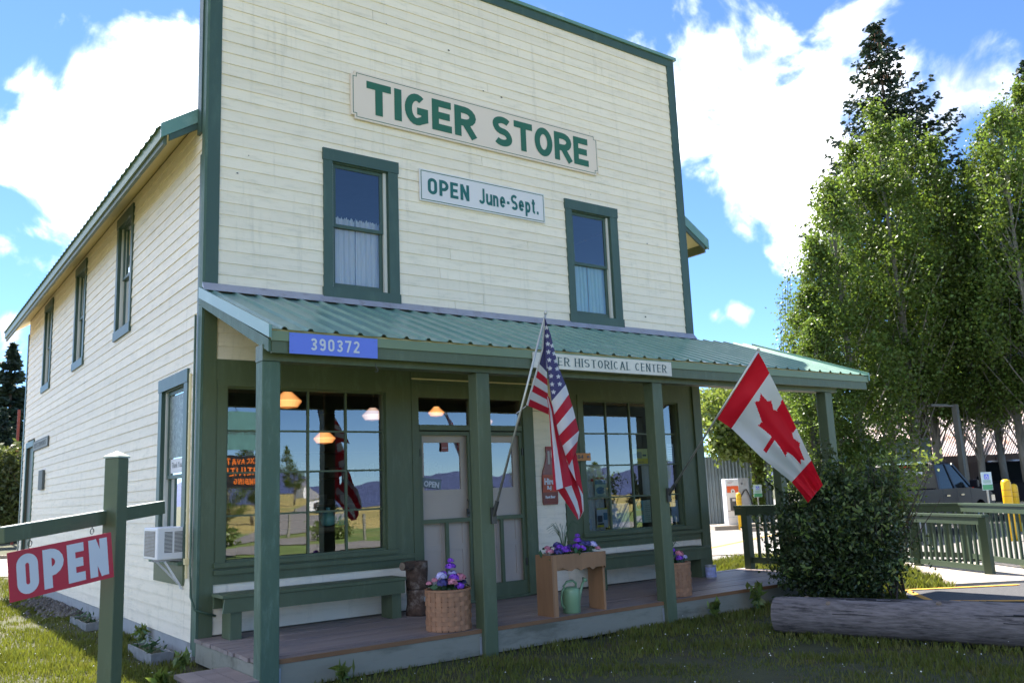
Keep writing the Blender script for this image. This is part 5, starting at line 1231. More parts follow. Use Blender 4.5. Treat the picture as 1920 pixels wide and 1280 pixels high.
# weeds at the porch foot, clover flowers
m = MB()
for k in range(240):
    x, y = (rf.uniform(-2.6, 6), rf.uniform(-5.5, -1.9)) if k % 2 else (rf.uniform(-2.6, -.3), rf.uniform(-2, 8))
    if not front_lawn(x, y) and y < -1.76: continue
    r_ = rf.uniform(.004, .009); z = rf.uniform(.03, .07)
    m.add([(x+r_, y, z), (x, y+r_, z), (x-r_, y, z), (x, y-r_, z), (x, y, z+r_)], [(0, 1, 4), (1, 2, 4), (2, 3, 4), (3, 0, 4)], cloverw)
tag(m.build('clover_flowers', None), 'scattered white clover flowers in the lawn', 'flowers', kind='stuff')
def weed(x, y, h, n, label):
    t_ = thing('weed', (x, y, 0), label, 'plant', 'weeds at the foot of the walls'); m = MB(); C = []
    for k in range(n):
        a = rf.uniform(0, 6.28); b = rf.uniform(.1, .5)*h; p = [(x, y, -.02), (x+math.cos(a)*b*.5, y+math.sin(a)*b*.5, h*.6), (x+math.cos(a)*b, y+math.sin(a)*b, h*rf.uniform(.8, 1.1))]
        m.tube(p, [.004, .003, .002], fleaf, 4)
        for f in range(7): t0 = f/7; C.append([x+math.cos(a)*b*t0+rf.normal()*.02, y+math.sin(a)*b*t0+rf.normal()*.02, h*(.25+.8*t0)])
    m.build('stems', t_); np_mesh('leaves', leaf_quads(np.array(C), .05, rf, elong=2.6), 4, leafv, t_, kind='stuff')
weed(-.22, -.25, .13, 6, 'leafy weed at the front corner of the side wall'); weed(-.12, 1.75, .18, 5, 'leafy weed against the side wall by the trough planter')
weed(-.62, -1.05, .11, 7, 'low weed beside the plank step'); weed(6.1, -1.98, .30, 8, 'weed at the porch edge near the log'); weed(5.35, -1.95, .16, 6, 'small weed at the porch edge by the third post'); weed(.62, -1.98, .12, 5, 'tiny weed under the front edge of the porch')

# ================================================================== LOG BARRIER
lg = thing('log', (5.4, -4.6, 0), 'long weathered grey log lying on the grass at the right foreground', 'log')
p0 = Vector((4.98, -3.12, .155)); p1 = Vector((6.5, -8.2, .20)); 
n = 28; rows = 60; v = []; m = MB(); dd_ = (p1-p0).normalized(); aa = dd_.cross(Vector((0, 0, 1))).normalized(); bb = aa.cross(dd_)
for j in range(rows+1):
    t_ = j/rows; c = p0.lerp(p1, t_); rr = .178+.03*t_
    for i in range(n):
        a = 2*math.pi*i/n; r2 = rr*(1+.06*mnoise.noise(Vector((math.cos(a)*1.5, math.sin(a)*1.5, t_*7)))+.06*mnoise.noise(Vector((math.cos(a)*9, math.sin(a)*9, t_*5))))
        if j == 0: r2 *= .93
        v.append(c+(aa*math.cos(a)+bb*math.sin(a))*r2)
m.add(v, [(j*n+i, j*n+(i+1) % n, (j+1)*n+(i+1) % n, (j+1)*n+i) for j in range(rows) for i in range(n)], logm)
m.add([v[i] for i in range(n)], [tuple(range(n))[::-1]], logend); m.build('trunk', lg, smooth=True)
m = MB()
for k in range(70):     # drying cracks, lying as thin dark slivers sunk at the surface
    t0 = rf.uniform(0, .8); ln = rf.uniform(.04, .22); a = rf.uniform(.0, 3.3); rr = .178+.03*t0; w__ = rf.uniform(.003, .007)
    pts = []
    for f in (0, .5, 1):
        c = p0.lerp(p1, t0+ln*f*.6); a2 = a+.03*math.sin(f*4+k)
        o = (aa*math.cos(a2)+bb*math.sin(a2)); pts.append((c+o*(rr*1.012), o))
    for (q0, o0), (q1, o1) in zip(pts, pts[1:]): m.tube([q0, q1], [w__, w__*.6], black, 4)
m.build('drying_cracks', lg, kind='stuff')
for t0, a in ((.06, 1.9), (.22, 2.4), (.30, 1.2), (.11, .9)):
    c = p0.lerp(p1, t0); o = aa*math.cos(a)+bb*math.sin(a); MB().tube([c+o*.165, c+o*.192], [.035, .022], logend, 10).build('knot', lg)

# ================================================================== BUSH BY THE PORCH END
def leafy(name, label, cat, stems, blobs, n, size, mat, seed, group=None, smat=barkd, elong=1.7, loc=None):
    rg = np.random.default_rng(seed); b0 = loc or (blobs[0][0][0], blobs[0][0][1], 0); t_ = thing(name, b0, label, cat, group)
    m = MB()
    for pts, r0 in stems: m.tube(pts, [r0*(1-.75*i/(len(pts)-1)) for i in range(len(pts))], smat, 6)
    if stems: m.build('stems', t_)
    tot = sum(b[2] for b in blobs); C = []
    for c, rad, wgt in blobs:
        k = int(n*wgt/tot); d = rg.normal(size=(k, 3)); d /= np.linalg.norm(d, axis=1)[:, None]
        rr = rg.random(k)**(1/2.2)*(1+.30*np.abs(rg.normal(size=k))*(rg.random(k) < .16)); sub = 1+.30*np.sin(d[:, 0]*7+c[0])*np.sin(d[:, 2]*8+c[1]*3)+.16*np.sin(d[:, 1]*15+c[0]*5)*np.sin(d[:, 2]*17+c[1])
        C.append(np.array(c)+d*np.array(rad)*(rr*sub)[:, None])
    C = np.concatenate(C); C = C[C[:, 2] > .0]
    np_mesh('leaves', leaf_quads(C, size, rg, elong=elong), 4, mat, t_, kind='stuff'); return t_
BX, BY = 7.75, -2.62
bst = [([(BX+rf.uniform(-.3, .3), BY+rf.uniform(-.3, .3), -.03), (BX+dx*.5, BY+dy*.5, z*.55), (BX+dx, BY+dy, z)], .014) for dx, dy, z in [(rf.uniform(-1, 1), rf.uniform(-.7, .6), rf.uniform(.9, 1.7)) for _ in range(26)]]
def tipc(a, b, dpt): return tuple(atd(a, b, dpt))
sprigs = [tipc(1655, 858, 11.2), tipc(1690, 872, 11.3), tipc(1738, 858, 11.5), tipc(1600, 905, 11.0), tipc(1560, 880, 11.0), tipc(1700, 930, 11.3), tipc(1500, 905, 10.9)]
bst += [([(BX, BY, .4), tuple((Vector((BX, BY, 1.2))+Vector(s_))/2), s_], .012) for s_ in sprigs]
blobs = [(tipc(1550, 1010, 10.8), (.62, .55, .58), 5.2), (tipc(1620, 1020, 11.0), (.50, .5, .50), 3.4), (tipc(1515, 1055, 10.7), (.42, .42, .36), 2.4), (tipc(1590, 1075, 10.9), (.62, .5, .32), 2.6), (tipc(1590, 950, 11.0), (.42, .42, .36), 2.2),
         (tipc(1510, 975, 10.9), (.30, .36, .40), 1.4), (tipc(1665, 965, 11.3), (.26, .34, .22), .38), (tipc(1660, 1035, 11.2), (.22, .34, .26), .25), (tipc(1545, 915, 11.0), (.24, .3, .30), .6), (tipc(1635, 915, 11.2), (.26, .3, .20), .5)]
leafy('bush', 'dense dark green bush growing against the right end of the porch', 'bush', bst, blobs, 38000, .032, bushm, 21, elong=1.8, loc=(BX, BY, 0))

rgs = np.random.default_rng(77); CS = []
for s_ in sprigs:
    for f in np.linspace(.25, 1, 16):
        p = np.array([BX, BY, 1.0])*(1-f)+np.array(s_)*f; CS.append(p+rgs.normal(size=(int(16+14*f), 3))*np.array([.10, .09, .065]))
for k in range(60):
    c = np.array(tipc(rgs.uniform(1470, 1700), rgs.uniform(880, 1090), 10.3)); CS.append(c+rgs.normal(size=(7, 3))*.05)
CD = []; ms = MB()
for k in range(46):
    a0 = rgs.uniform(1470, 1690); b0 = rgs.uniform(885, 1010) if k % 3 else rgs.uniform(1000, 1095); st_ = np.array(tipc(a0, b0, 10.95)); dr = (st_-np.array([BX, BY, .55])); dr /= np.linalg.norm(dr); dr = dr*.8+np.array([rgs.normal()*.35, rgs.normal()*.3, .55+rgs.normal()*.25])
    ln_ = rgs.uniform(.22, .52); en_ = st_+dr*ln_; ms.tube([tuple(st_-dr*.15), tuple(en_)], [.005, .002], barkd, 4)
    for f in np.linspace(.1, 1, 15): CD.append(st_+dr*ln_*f+rgs.normal(size=(2, 3))*.022)
CD = np.concatenate(CD)
CS = np.concatenate(CS); bush_ob = [o for o in bpy.data.objects if o.name == 'bush'][0]
ms.build('shoots', bush_ob, kind='stuff')
np_mesh('shoot_leaves', leaf_quads(CD, .034, rgs, elong=2.0), 4, bushm, bush_ob, kind='stuff')
np_mesh('sunlit_sprig_leaves', leaf_quads(CS, .036, rgs, elong=2.0), 4, leafv, bush_ob, kind='stuff')  # sun on the sprigs put into the colour by a paler leaf material

# ================================================================== RAILINGS
railgreen = material('railing_dark_green', (0.036, 0.060, 0.034), 0.5, var=.1, scale=5)
def railing(name, pts, ht, label, group, posts, z0=0.05, baluster=True, first=True, over=0.0, start=0.0):
    t_ = thing(name, (*pts[0][:2], 0), label, 'railing', group)
    for (a, b) in zip(pts, pts[1:]):
        A, B = Vector(a), Vector(b); d = (B-A); ln = d.length; dn = d.normalized(); sdv = dn.cross(Vector((0, 0, 1))).normalized()
        A2 = A-dn*over
        MB().beam(A2+Vector((0, 0, ht)), B+Vector((0, 0, ht))+dn*.05, .13, .035, railgreen).build('cap_rail', t_)
        MB().beam(A2+Vector((0, 0, ht-.075))+sdv*.03, B+Vector((0, 0, ht-.075))+sdv*.03, .036, .11, railgreen).build('top_rail', t_)
        MB().beam(A+Vector((0, 0, .13)), B+Vector((0, 0, .13)), .036, .085, railgreen).build('bottom_rail', t_)
        k = int(ln/.135); 
        for i in range(1, k):
            c = A.lerp(B, i/k); MB().beam(c+Vector((0, 0, .09))-sdv*.02, c+Vector((0, 0, ht-.02))-sdv*.02, .038, .036, railgreen, upv=(dn.x, dn.y, 0)).build('baluster', t_)
    for p in posts:
        P = Vector(p); MB().box(P.x-.055, P.x+.055, P.y-.055, P.y+.055, P.z-.1, P.z+ht-.02, railgreen).build('newel_post', t_)
    return t_
railing('porch_railing', [(8.24, -.20, DZ), (8.23, -1.66, DZ)], .93, 'short green railing closing the right end of the porch', 'green porch and ramp railings', [(8.24, -.16, DZ)], over=.22)
railing('ramp_railing', [(11.75, -.55, -.02), (10.80, -2.50, -.02)], .90, 'near green balustrade of the ramp behind the bush', 'green porch and ramp railings', [(10.80, -2.50, -.02), (11.55, -.98, -.02)])
railing('ramp_railing', [(12.55, .30, .0), (12.62, -1.25, .0), (11.15, -3.45, .0)], 1.0, 'far green balustrade of the ramp with a bend in it', 'green porch and ramp railings', [(12.62, -1.25, 0), (11.2, -3.40, 0), (12.55, .3, 0)])

# ================================================================== PARKING LOT THINGS
def bollard(px, py_, depth, label, h=1.15, r=.085):
    p = atd(px, py_, depth); x, y = p[0], p[1]; t_ = thing('bollard', (x, y, 0), label, 'bollard', 'yellow sleeve bollards in the parking lot')
    MB().lathe((x, y, 0), [(r, 0), (r, h-.08), (r*.8, h-.02), (r*.35, h)], yellow, 18).build('sleeve', t_, smooth=True)
    for z in (h*.72, h*.82): MB().lathe((x, y, z), [(r+.003, 0), (r+.003, .02)], paintyellow, 18, cap=False).build('ring', t_)
bollard(1390, 990, 28.5, 'yellow bollard in front of the white dispenser', 1.2)
bollard(1889, 930, 19.5, 'slightly leaning yellow bollard beside the dark pickup', 1.35, .10)
bollard(1903, 930, 22.5, 'yellow bollard just behind the one by the dark pickup', 1.2, .09)
def parking_sign(px, ptop, pbot, depth, label, w_=.30, h=.55, ang=-.5):
    base = atd(px, pbot, depth); zt2 = atd(px, ptop, depth)[2]; x, y = base[0], base[1]
    t_ = thing('parking_sign', (x, y, 0), label, 'sign', 'accessible parking signs'); c, s_ = math.cos(ang), math.sin(ang)
    pwh = material('sign_plate_pale', (.50, .64, .70), .5); pgr = material('sign_plate_green', (.08, .32, .16), .5)
    ux_ = Vector((c, s_, 0)); nn = Vector((s_, -c, 0))
    def plate(u0, u1, z0, z1, o, m_, nm): MB().prism([Vector((x, y, 0))+ux_*u+Vector((0, 0, z))+nn*o for u, z in ((u0, z0), (u1, z0), (u1, z1), (u0, z1))], nn*.004, m_).build(nm, t_)
    MB().lathe((x, y, -.05), [(.022, 0), (.022, zt2-.05)], alu, 8).build('pole', t_)
    plate(-w_/2, w_/2, zt2-h, zt2, .024, pwh, 'plate'); plate(-w_/2+.01, w_/2-.01, zt2-h+.01, zt2-h*.70, .030, pgr, 'green_band'); plate(-.06, .06, zt2-h*.40, zt2-h*.12, .030, bluesign, 'blue_square')
    o = Vector((x, y, 0))+nn*.036; m = MB(); Z = zt2-h*.26
    m.tube([o+ux_*-.005+Vector((0, 0, Z+.05)), o+ux_*-.005+Vector((0, 0, Z)), o+ux_*.03+Vector((0, 0, Z)), o+ux_*.035+Vector((0, 0, Z-.04))], .007, white, 5)
    m.tube([o+ux_*(-.01+.028*math.cos(a))+Vector((0, 0, Z-.02+.028*math.sin(a))) for a in [2.0+.4*k for k in range(12)]], .005, white, 4); m.build('wheelchair_symbol', t_)
    for k in range(3): plate(-w_*.35, w_*.35, zt2-h*(.48+.06*k), zt2-h*(.46+.06*k), .030, pgr, 'print_line')
parking_sign(1426, 908, 988, 28.5, 'accessible parking sign on a thin pole beside the corrugated fence', .29, .40)
parking_sign(1860, 884, 985, 20.5, 'accessible parking sign beside the dark pickup', .27, .42)
# charging / fuel dispenser cabinet
dpos = atd(1383, 990, 29.3); dpx, dpy = dpos[0], dpos[1]
dc = thing('dispenser', (dpx, dpy, 0), 'white dispenser cabinet with an orange panel and a black hose', 'dispenser', rz=-.62)
HD = 1.66
MB().box(-.36, .10, -.25, .25, .05, HD, white).build('cabinet', dc, bevel=.02, local=True)
MB().box(.102, .42, -.22, .22, .05, HD+.01, greymetal).build('side_cabinet', dc, local=True)
orp = material('panel_orange', (.80, .12, .03), .4)
MB().box(-.32, .07, -.256, -.251, HD-.46, HD-.24, orp).build('orange_panel', dc, local=True)
MB().prism([(-.125+.07*math.cos(a*.39), -.2575, HD-.42+.08*math.sin(a*.39)) for a in range(16)], (0, -.002, 0), white).build('emblem_ring', dc, local=True)
MB().prism([(-.125+.025*math.cos(a*.39), -.262, HD-.42+.03*math.sin(a*.39)) for a in range(16)], (0, -.002, 0), pdk).build('emblem', dc, local=True)
MB().box(-.24, .05, -.27, -.251, .62, 1.03, pdk).box(-.17, -.06, -.274, -.271, .92, 1.0, pw).build('screen_panel', dc, local=True)
MB().box(-.36, .10, -.256, -.251, .60, .61, pdk).box(-.33, .0, -.256, -.251, .40, .405, pblu).build('seam', dc, local=True)
m = MB()
m.box(-.28, -.08, -.256, -.252, HD-.10, HD-.09, pdk).box(-.28, -.15, -.256, -.252, HD-.15, HD-.14, pred); m.build('print_lines', dc, local=True)
MB().tube([(.17+.0*k, -.26-.02*k, 1.0) if k < 0 else (.10+.05*k, -.30-.04*math.sin(k*.5), 1.02+.28*math.sin(min(k, 9)*.35)-.08*max(0, k-4)) for k in range(10)], .022, black, 8).build('hose', dc, smooth=True, local=True)
MB().lathe((.20, -.225, HD-.20), [(.03, 0), (.03, .06)], pdk, 10).build('socket', dc, local=True)
MB().box(-.9, 1.2, -.6, .7, 0, .14, concrete).build('pad', dc, local=True)
ws = thing('wheel_stop', tuple(atd(1420, 993, 27.3)*np.array([1, 1, 0])), 'pale concrete wheel stop in front of the dispenser', 'wheel stop', rz=-.62)
MB().prism([(-.5, -.09, 0), (-.5, .09, 0), (-.5, .06, .13), (-.5, -.06, .13)], (1.9, 0, 0), concrete).build('block', ws, local=True)

# corrugated fence behind the dispenser, draped with vine
fa = atd(1300, 990, 31.5); fb = atd(1455, 988, 31.0)
corr = material('corrugated_steel', (.20, .24, .26), .45, var=.12, scale=3, metal=.3, dirt=(.30, .30, .28, 1), dirt_amt=.4, dirt_scale=1.2)
def corrugated(name, a, b, z0, z1, label, cat, pitch=.12, amp=.025, mat=corr, panel_w=1.1):
    A = Vector((a[0], a[1], 0)); B = Vector((b[0], b[1], 0)); ln = (B-A).length; d = (B-A).normalized(); nrm = d.cross(Vector((0, 0, 1)))
    t_ = thing(name, tuple(A), label, cat); u = 0
    while u < ln-.01:
        u2 = min(u+panel_w, ln); n = max(4, int((u2-u)/pitch*4)); v = []
        for zz in (z0, z1):
            for i in range(n+1):
                q_ = u+(u2-u)*i/n; p = A+d*q_+nrm*(amp*math.sin(2*math.pi*q_/pitch)); v.append((p.x, p.y, zz))
        MB().add(v, [(i, i+1, n+2+i, n+1+i) for i in range(n)], mat).build('sheet', t_); u = u2
    m = MB()
    for zz in (z0+.3, z1-.2): m.beam(A-nrm*.08+Vector((0, 0, zz)), B-nrm*.08+Vector((0, 0, zz)), .05, .08, barkd)
    m.build('frame_rail', t_); return t_
corrugated('corrugated_fence', fa, fb, 0, atd(1400, 852, 31.2)[2], 'grey corrugated steel fence behind the white dispenser', 'fence')
leafy('vine', 'pale green climbing vine hanging over the corrugated fence', 'vine', [([tuple(atd(1418, 985, 30.6)), tuple(atd(1420, 900, 30.6)), tuple(atd(1400, 850, 30.7))], .05)],
      [(tuple(atd(1350+k*14, 838-6*math.sin(k*1.3), 30.8)), (.55, .5, .42), 1.2) for k in range(8)]+[(tuple(atd(1422, 870+k*16, 30.7)), (.20+.05*math.sin(k*2), .2, .25), .5) for k in range(7)]+[(tuple(atd(1360, 800, 31.2)), (.9, .8, .7), 2.2), (tuple(atd(1395, 815, 31.0)), (.8, .7, .5), 1.8), (tuple(atd(1340, 770, 31.5)), (.7, .7, .7), 1.6)],
      9000, .12, leafv, 31)
# street lamp by the fence
def street_lamp(px, ptop, pbot, depth, side, label):
    b = atd(px, ptop, depth); z = b[2]; x, y = b[0], b[1]
    t_ = thing('street_lamp', (x, y, 0), label, 'lamp', 'dark parking lot lamps'); MB().box(x-.07, x+.07, y-.07, y+.07, -.05, z, steel).build('pole', t_)
    dx = cr[0]*side; dy = cr[1]*side
    MB().beam((x, y, z-.05), (x+dx*.30, y+dy*.30, z-.02), .06, .05, steel).build('arm', t_); MB().beam((x+dx*.28, y+dy*.28, z-.02), (x+dx*.72, y+dy*.72, z), .22, .06, steel).build('lamp_head', t_)
street_lamp(1524, 790, 985, 26, -1, 'dark lamp post with its head to the left, beside the right porch post')
street_lamp(1790, 758, 985, 25, -1, 'tall dark lamp post standing behind the pickup')

# grey shed wall and rusty roofed barn
sa, sb = atd(1560, 985, 29.5), atd(1762, 985, 30.5)
shed = thing('metal_shed', (sb[0], sb[1], 0), 'grey-green metal shed standing behind the pickup', 'shed')
A = Vector((sa[0], sa[1], 0)); B = Vector((sb[0], sb[1], 0)); d = (B-A).normalized(); ln = (B-A).length; nrm = Vector((d.y, -d.x, 0))
if nrm.dot(Vector((CAM[0], CAM[1], 0))-A) < 0: nrm = -nrm
shedm = material('shed_panel', (.17, .23, .25), .5, var=.08, scale=1)
za, zb = atd(1600, 828, 29.7)[2], atd(1755, 818, 30.4)[2]
k = int(ln/.9)
for i in range(k):
    p, q = A.lerp(B, i/k), A.lerp(B, (i+1)/k-.004); z_ = za+(zb-za)*i/k; z2 = za+(zb-za)*(i+1)/k
    MB().hexa([p-nrm*.05, q-nrm*.05, p, q, p-nrm*.05+Vector((0, 0, z_)), q-nrm*.05+Vector((0, 0, z2)), p+Vector((0, 0, z_)), q+Vector((0, 0, z2))], shedm).build('wall_panel', shed)
    MB().beam(p+nrm*.012+Vector((0, 0, .05)), p+nrm*.012+Vector((0, 0, z_-.02)), .05, .02, shedm, upv=tuple(nrm)).build('panel_rib', shed)
E2 = B-nrm*6
MB().hexa([B-nrm*.06, B-nrm*6, B-nrm*.06+d*.05, B-nrm*6+d*.05]+[p_+Vector((0, 0, zb)) for p_ in (B-nrm*.06, B-nrm*6, B-nrm*.06+d*.05, B-nrm*6+d*.05)], shedm).build('end_wall', shed)
barn = thing('barn', tuple(atd(1850, 985, 40)*np.array([1, 1, 0])), 'old open barn with a rusty corrugated roof behind the tree trunks', 'barn')
rust = material('rusty_roofing', (.42, .35, .32), .6, var=.3, scale=1.5, dirt=(.30, .095, .03, 1), dirt_amt=1.0, dirt_scale=1.1)
r0, r1 = atd(1560, 866, 37), atd(1960, 848, 40); r2, r3 = atd(1620, 742, 46), atd(2010, 722, 49)
k = 14
for i in range(k):
    f0, f1 = i/k, (i+1)/k+.002; lift = Vector((0, 0, .02*(i % 2)))
    a, b, c, e_ = [Vector(r0).lerp(Vector(r1), f0)+lift, Vector(r0).lerp(Vector(r1), f1)+lift, Vector(r2).lerp(Vector(r3), f1)+lift, Vector(r2).lerp(Vector(r3), f0)+lift]
    n = 12; v = []
    for s0, s1 in ((a, b), (e_, c)):
        for j in range(n+1): p = s0.lerp(s1, j/n); v.append(p+Vector((0, 0, .03*(j % 2))))
    MB().add(v, [(j, j+1, n+2+j, n+1+j) for j in range(n)], rust).build('roof_sheet', barn)
darkbarn = material('dark_barn_board', (.045, .032, .026), .9, var=.3, scale=5, stretch=(1, 1, .2))
back0, back1 = atd(1600, 985, 45), atd(2010, 985, 48)
for i in range(20):
    p, q = Vector(back0).lerp(Vector(back1), i/20), Vector(back0).lerp(Vector(back1), (i+1)/20-.003)
    MB().hexa([(p.x, p.y, 0), (q.x, q.y, 0), (p.x, p.y+.08, 0), (q.x, q.y+.08, 0), (p.x, p.y, 4.4), (q.x, q.y, 4.4), (p.x, p.y+.08, 4.4), (q.x, q.y+.08, 4.4)], darkbarn).build('wall_board', barn)
MB().beam(Vector(r0)-Vector((0, 0, .16)), Vector(r1)-Vector((0, 0, .16)), .1, .26, darkbarn).build('eave_beam', barn)
for f in (.02, .27, .5, .75, .98): p = Vector(r0).lerp(Vector(r1), f); MB().box(p.x-.09, p.x+.09, p.y-.09, p.y+.09, -.05, p.z-.1, darkbarn).build('support_post', barn)

# ================================================================== VEHICLES
carpaint = material('truck_paint_dark', (.006, .007, .013), .35, var=.03, spec=.16, coat=.04)
carglass = material('car_glass', (.012, .016, .018), .10, var=.02, spec=.14)
tyre = material('tyre_rubber', (.015, .015, .016), .8); rim = material('wheel_rim', (.35, .35, .36), .3, metal=.8, var=.05); tail = material('tail_light_red', (.55, .01, .01), .2, spec=.8)
chrome = material('chrome_trim', (.55, .56, .58), .15, metal=1.0, var=.02)
def pickup(loc, rz, label, scale=1.0):
    """local axes: x forward, y left; origin at the rear axle ground"""
    t_ = thing('pickup_truck', loc, label, 'truck', rz=rz); t_.scale = (scale,)*3
    kw = dict(local=True); hw = .98
    # body side profile: lower shell with wheel openings cut as arches
    def side_prof():
        P = [(-1.25, .55), (-1.25, 1.18), (-1.22, 1.22), (3.05, 1.22), (3.20, 1.20), (4.25, 1.13), (4.55, 1.05), (4.68, .85), (4.68, .50), (4.55, .42)]
        for k in range(9): a = math.pi*k/8; P.append((3.65+.50*math.cos(a), .42+.50*math.sin(a)*.95))
        P += [(3.10, .36), (.62, .36)]
        for k in range(9): a = math.pi*k/8; P.append((.50*math.cos(a), .42+.50*math.sin(a)*.95))
        P += [(-.60, .46)]
        return P
    P = side_prof()
    def shell(prof, y0, y1, mat, nm, bev=.02, taper=0.0):
        n = len(prof); v = [(x, y0, z) for x, z in prof]+[(x, y1, z) for x, z in prof]
        m = MB(); m.add(v, [(i, (i+1) % n, n+(i+1) % n, n+i) for i in range(n)], mat); m.add([(x, y0, z) for x, z in prof], [tuple(range(n))[::-1]], mat); m.add([(x, y1, z) for x, z in prof], [tuple(range(n))], mat)
        return m.build(nm, t_, bevel=bev, **kw)
    shell(P, -hw, -hw+.10, carpaint, 'body_side'); shell(P, hw-.10, hw, carpaint, 'body_side')
    MB().box(-1.24, -1.17, -hw+.101, hw-.101, .58, 1.20, carpaint).build('tailgate', t_, bevel=.02, **kw)
    MB().box(-1.16, 1.15, -hw+.102, hw-.102, .62, .68, carpaint).box(1.10, 1.16, -hw+.102, hw-.102, .68, 1.25, carpaint).build('bed', t_, **kw)
    MB().box(1.17, 3.10, -hw+.101, hw-.101, .38, 1.20, carpaint).build('cab_floor', t_, **kw)
    MB().hexa([(3.05, -hw+.101, .5), (4.6, -hw+.101, .5), (3.05, hw-.101, .5), (4.6, hw-.101, .5), (3.05, -hw+.14, 1.26), (4.5, -hw+.2, 1.12), (3.05, hw-.14, 1.26), (4.5, hw-.2, 1.12)], carpaint).build('hood', t_, bevel=.04, **kw)
    # cab: pillars and roof around glass
    zb_, zr = 1.221, 1.88; yb, yr = hw-.05, hw-.20
    xb0, xb1, xr0, xr1 = 1.15, 3.28, 1.38, 2.45
    def cabpt(x, s_, z): f = (z-zb_)/(zr-zb_); return (x, s_*(yb+(yr-yb)*f), z)
    m = MB(); m.hexa([cabpt(xb0+.03, -1, zb_+.0), cabpt(xb1-.05, -1, zb_+.0), cabpt(xb0+.03, 1, zb_), cabpt(xb1-.05, 1, zb_), cabpt(xr0+.02, -1, zr-.03), cabpt(xr1-.02, -1, zr-.03), cabpt(xr0+.02, 1, zr-.03), cabpt(xr1-.02, 1, zr-.03)], carglass); m.build('cab_glass', t_, **kw)
    MB().hexa([cabpt(xr0-.02, -1.02, zr-.055), cabpt(xr1+.02, -1.02, zr-.055), cabpt(xr0-.02, 1.02, zr-.055), cabpt(xr1+.02, 1.02, zr-.055), cabpt(xr0+.06, -.93, zr+.02), cabpt(xr1-.10, -.93, zr+.02), cabpt(xr0+.06, .93, zr+.02), cabpt(xr1-.10, .93, zr+.02)], carpaint).build('roof', t_, bevel=.02, **kw)
    MB().hexa([cabpt(xr0-.03, -.8, zr+.0), cabpt(xr0+.0, -.8, zr), cabpt(xr0-.03, .8, zr), cabpt(xr0, .8, zr), cabpt(xr0-.02, -.8, zr+.05), cabpt(xr0+.05, -.8, zr+.05), cabpt(xr0-.02, .8, zr+.05), cabpt(xr0+.05, .8, zr+.05)], chrome).build('roof_spoiler', t_, **kw)
    for s_ in (-1, 1):
        for (xa, xt, ww, mm) in ((xb0, xr0-.02, .13, carpaint), (2.12, 2.0, .09, carpaint), (xb1-.06, xr1-.0, .07, carpaint)):
            a, b = Vector(cabpt(xa+ww/2, s_*1.008, zb_-.01)), Vector(cabpt(xt+ww/2, s_*1.008, zr-.03)); MB().beam(a, b, ww, .03, mm, upv=(0, s_, .2)).build('pillar', t_, **kw)
        y_ = s_*(hw+.003)
        for xd in (1.30, 2.18, 3.08): MB().box(xd, xd+.012, y_-.004*s_, y_, .5, 1.2, black).build('door_seam', t_, **kw)
        for xd in (1.45, 2.35): MB().box(xd, xd+.20, y_, y_+.03*s_, 1.03, 1.065, chrome).build('door_handle', t_, **kw)
        MB().box(3.0, 3.14, s_*(hw+.02), s_*(hw+.22), 1.22, 1.42, carpaint).build('mirror', t_, bevel=.02, **kw)
        MB().box(-1.26, -1.10, s_*(hw-.13), s_*(hw+.012), .86, 1.17, tail).build('tail_light', t_, bevel=.01, **kw)
        MB().box(4.45, 4.70, s_*(hw-.30), s_*(hw+.005), .82, .98, chrome).build('headlight', t_, **kw)
        for xw in (0, 3.65):
            w__ = MB(); yy = s_*(hw-.14)
            w__.tube([(xw, yy-s_*.13, .40), (xw, yy-s_*.12, .40), (xw, yy+s_*.12, .40), (xw, yy+s_*.13, .40)], [.36, .40, .40, .36], tyre, 28); ty_ = w__.build('wheel', t_, **kw)
            MB().tube([(xw, yy+s_*.131, .40), (xw, yy+s_*.136, .40)], [.24, .22], rim, 20).build('wheel_rim', ty_, local=True)
    MB().box(-1.40, -1.26, -hw+.05, hw-.05, .48, .64, chrome).build('rear_bumper', t_, bevel=.02, **kw)
    MB().box(4.69, 4.78, -hw+.05, hw-.05, .46, .66, chrome).build('front_bumper', t_, bevel=.02, **kw)
    return t_
ga = atd(1694, 1000, 19.6); gb = atd(1886, 1000, 23.6); tv = Vector((gb[0]-ga[0], gb[1]-ga[1], 0)); tr_ = math.atan2(tv.y, tv.x)
dirt_ = tv.normalized(); lft = Vector((-dirt_.y, dirt_.x, 0)); org_ = Vector((ga[0], ga[1], 0))+dirt_*1.2+lft*.98
tk = pickup((org_.x, org_.y, -.02), tr_, 'dark blue crew cab pickup parked behind the ramp railing', .97)
# white window decal on the cab side glass
small_tx = MB().box(1.300, 1.305, -.52, -.10, 1.60, 1.70, white).build('window_decal', tk, local=True)
MB().box(1.345, 1.36, -.30, .30, 1.80, 1.83, tail).build('brake_light', tk, local=True)
g2 = atd(1900, 985, 28.0)
t2k = pickup((g2[0], g2[1], -.02), tr_+.25, 'second dark vehicle at the right edge behind the parking sign', 1.0)

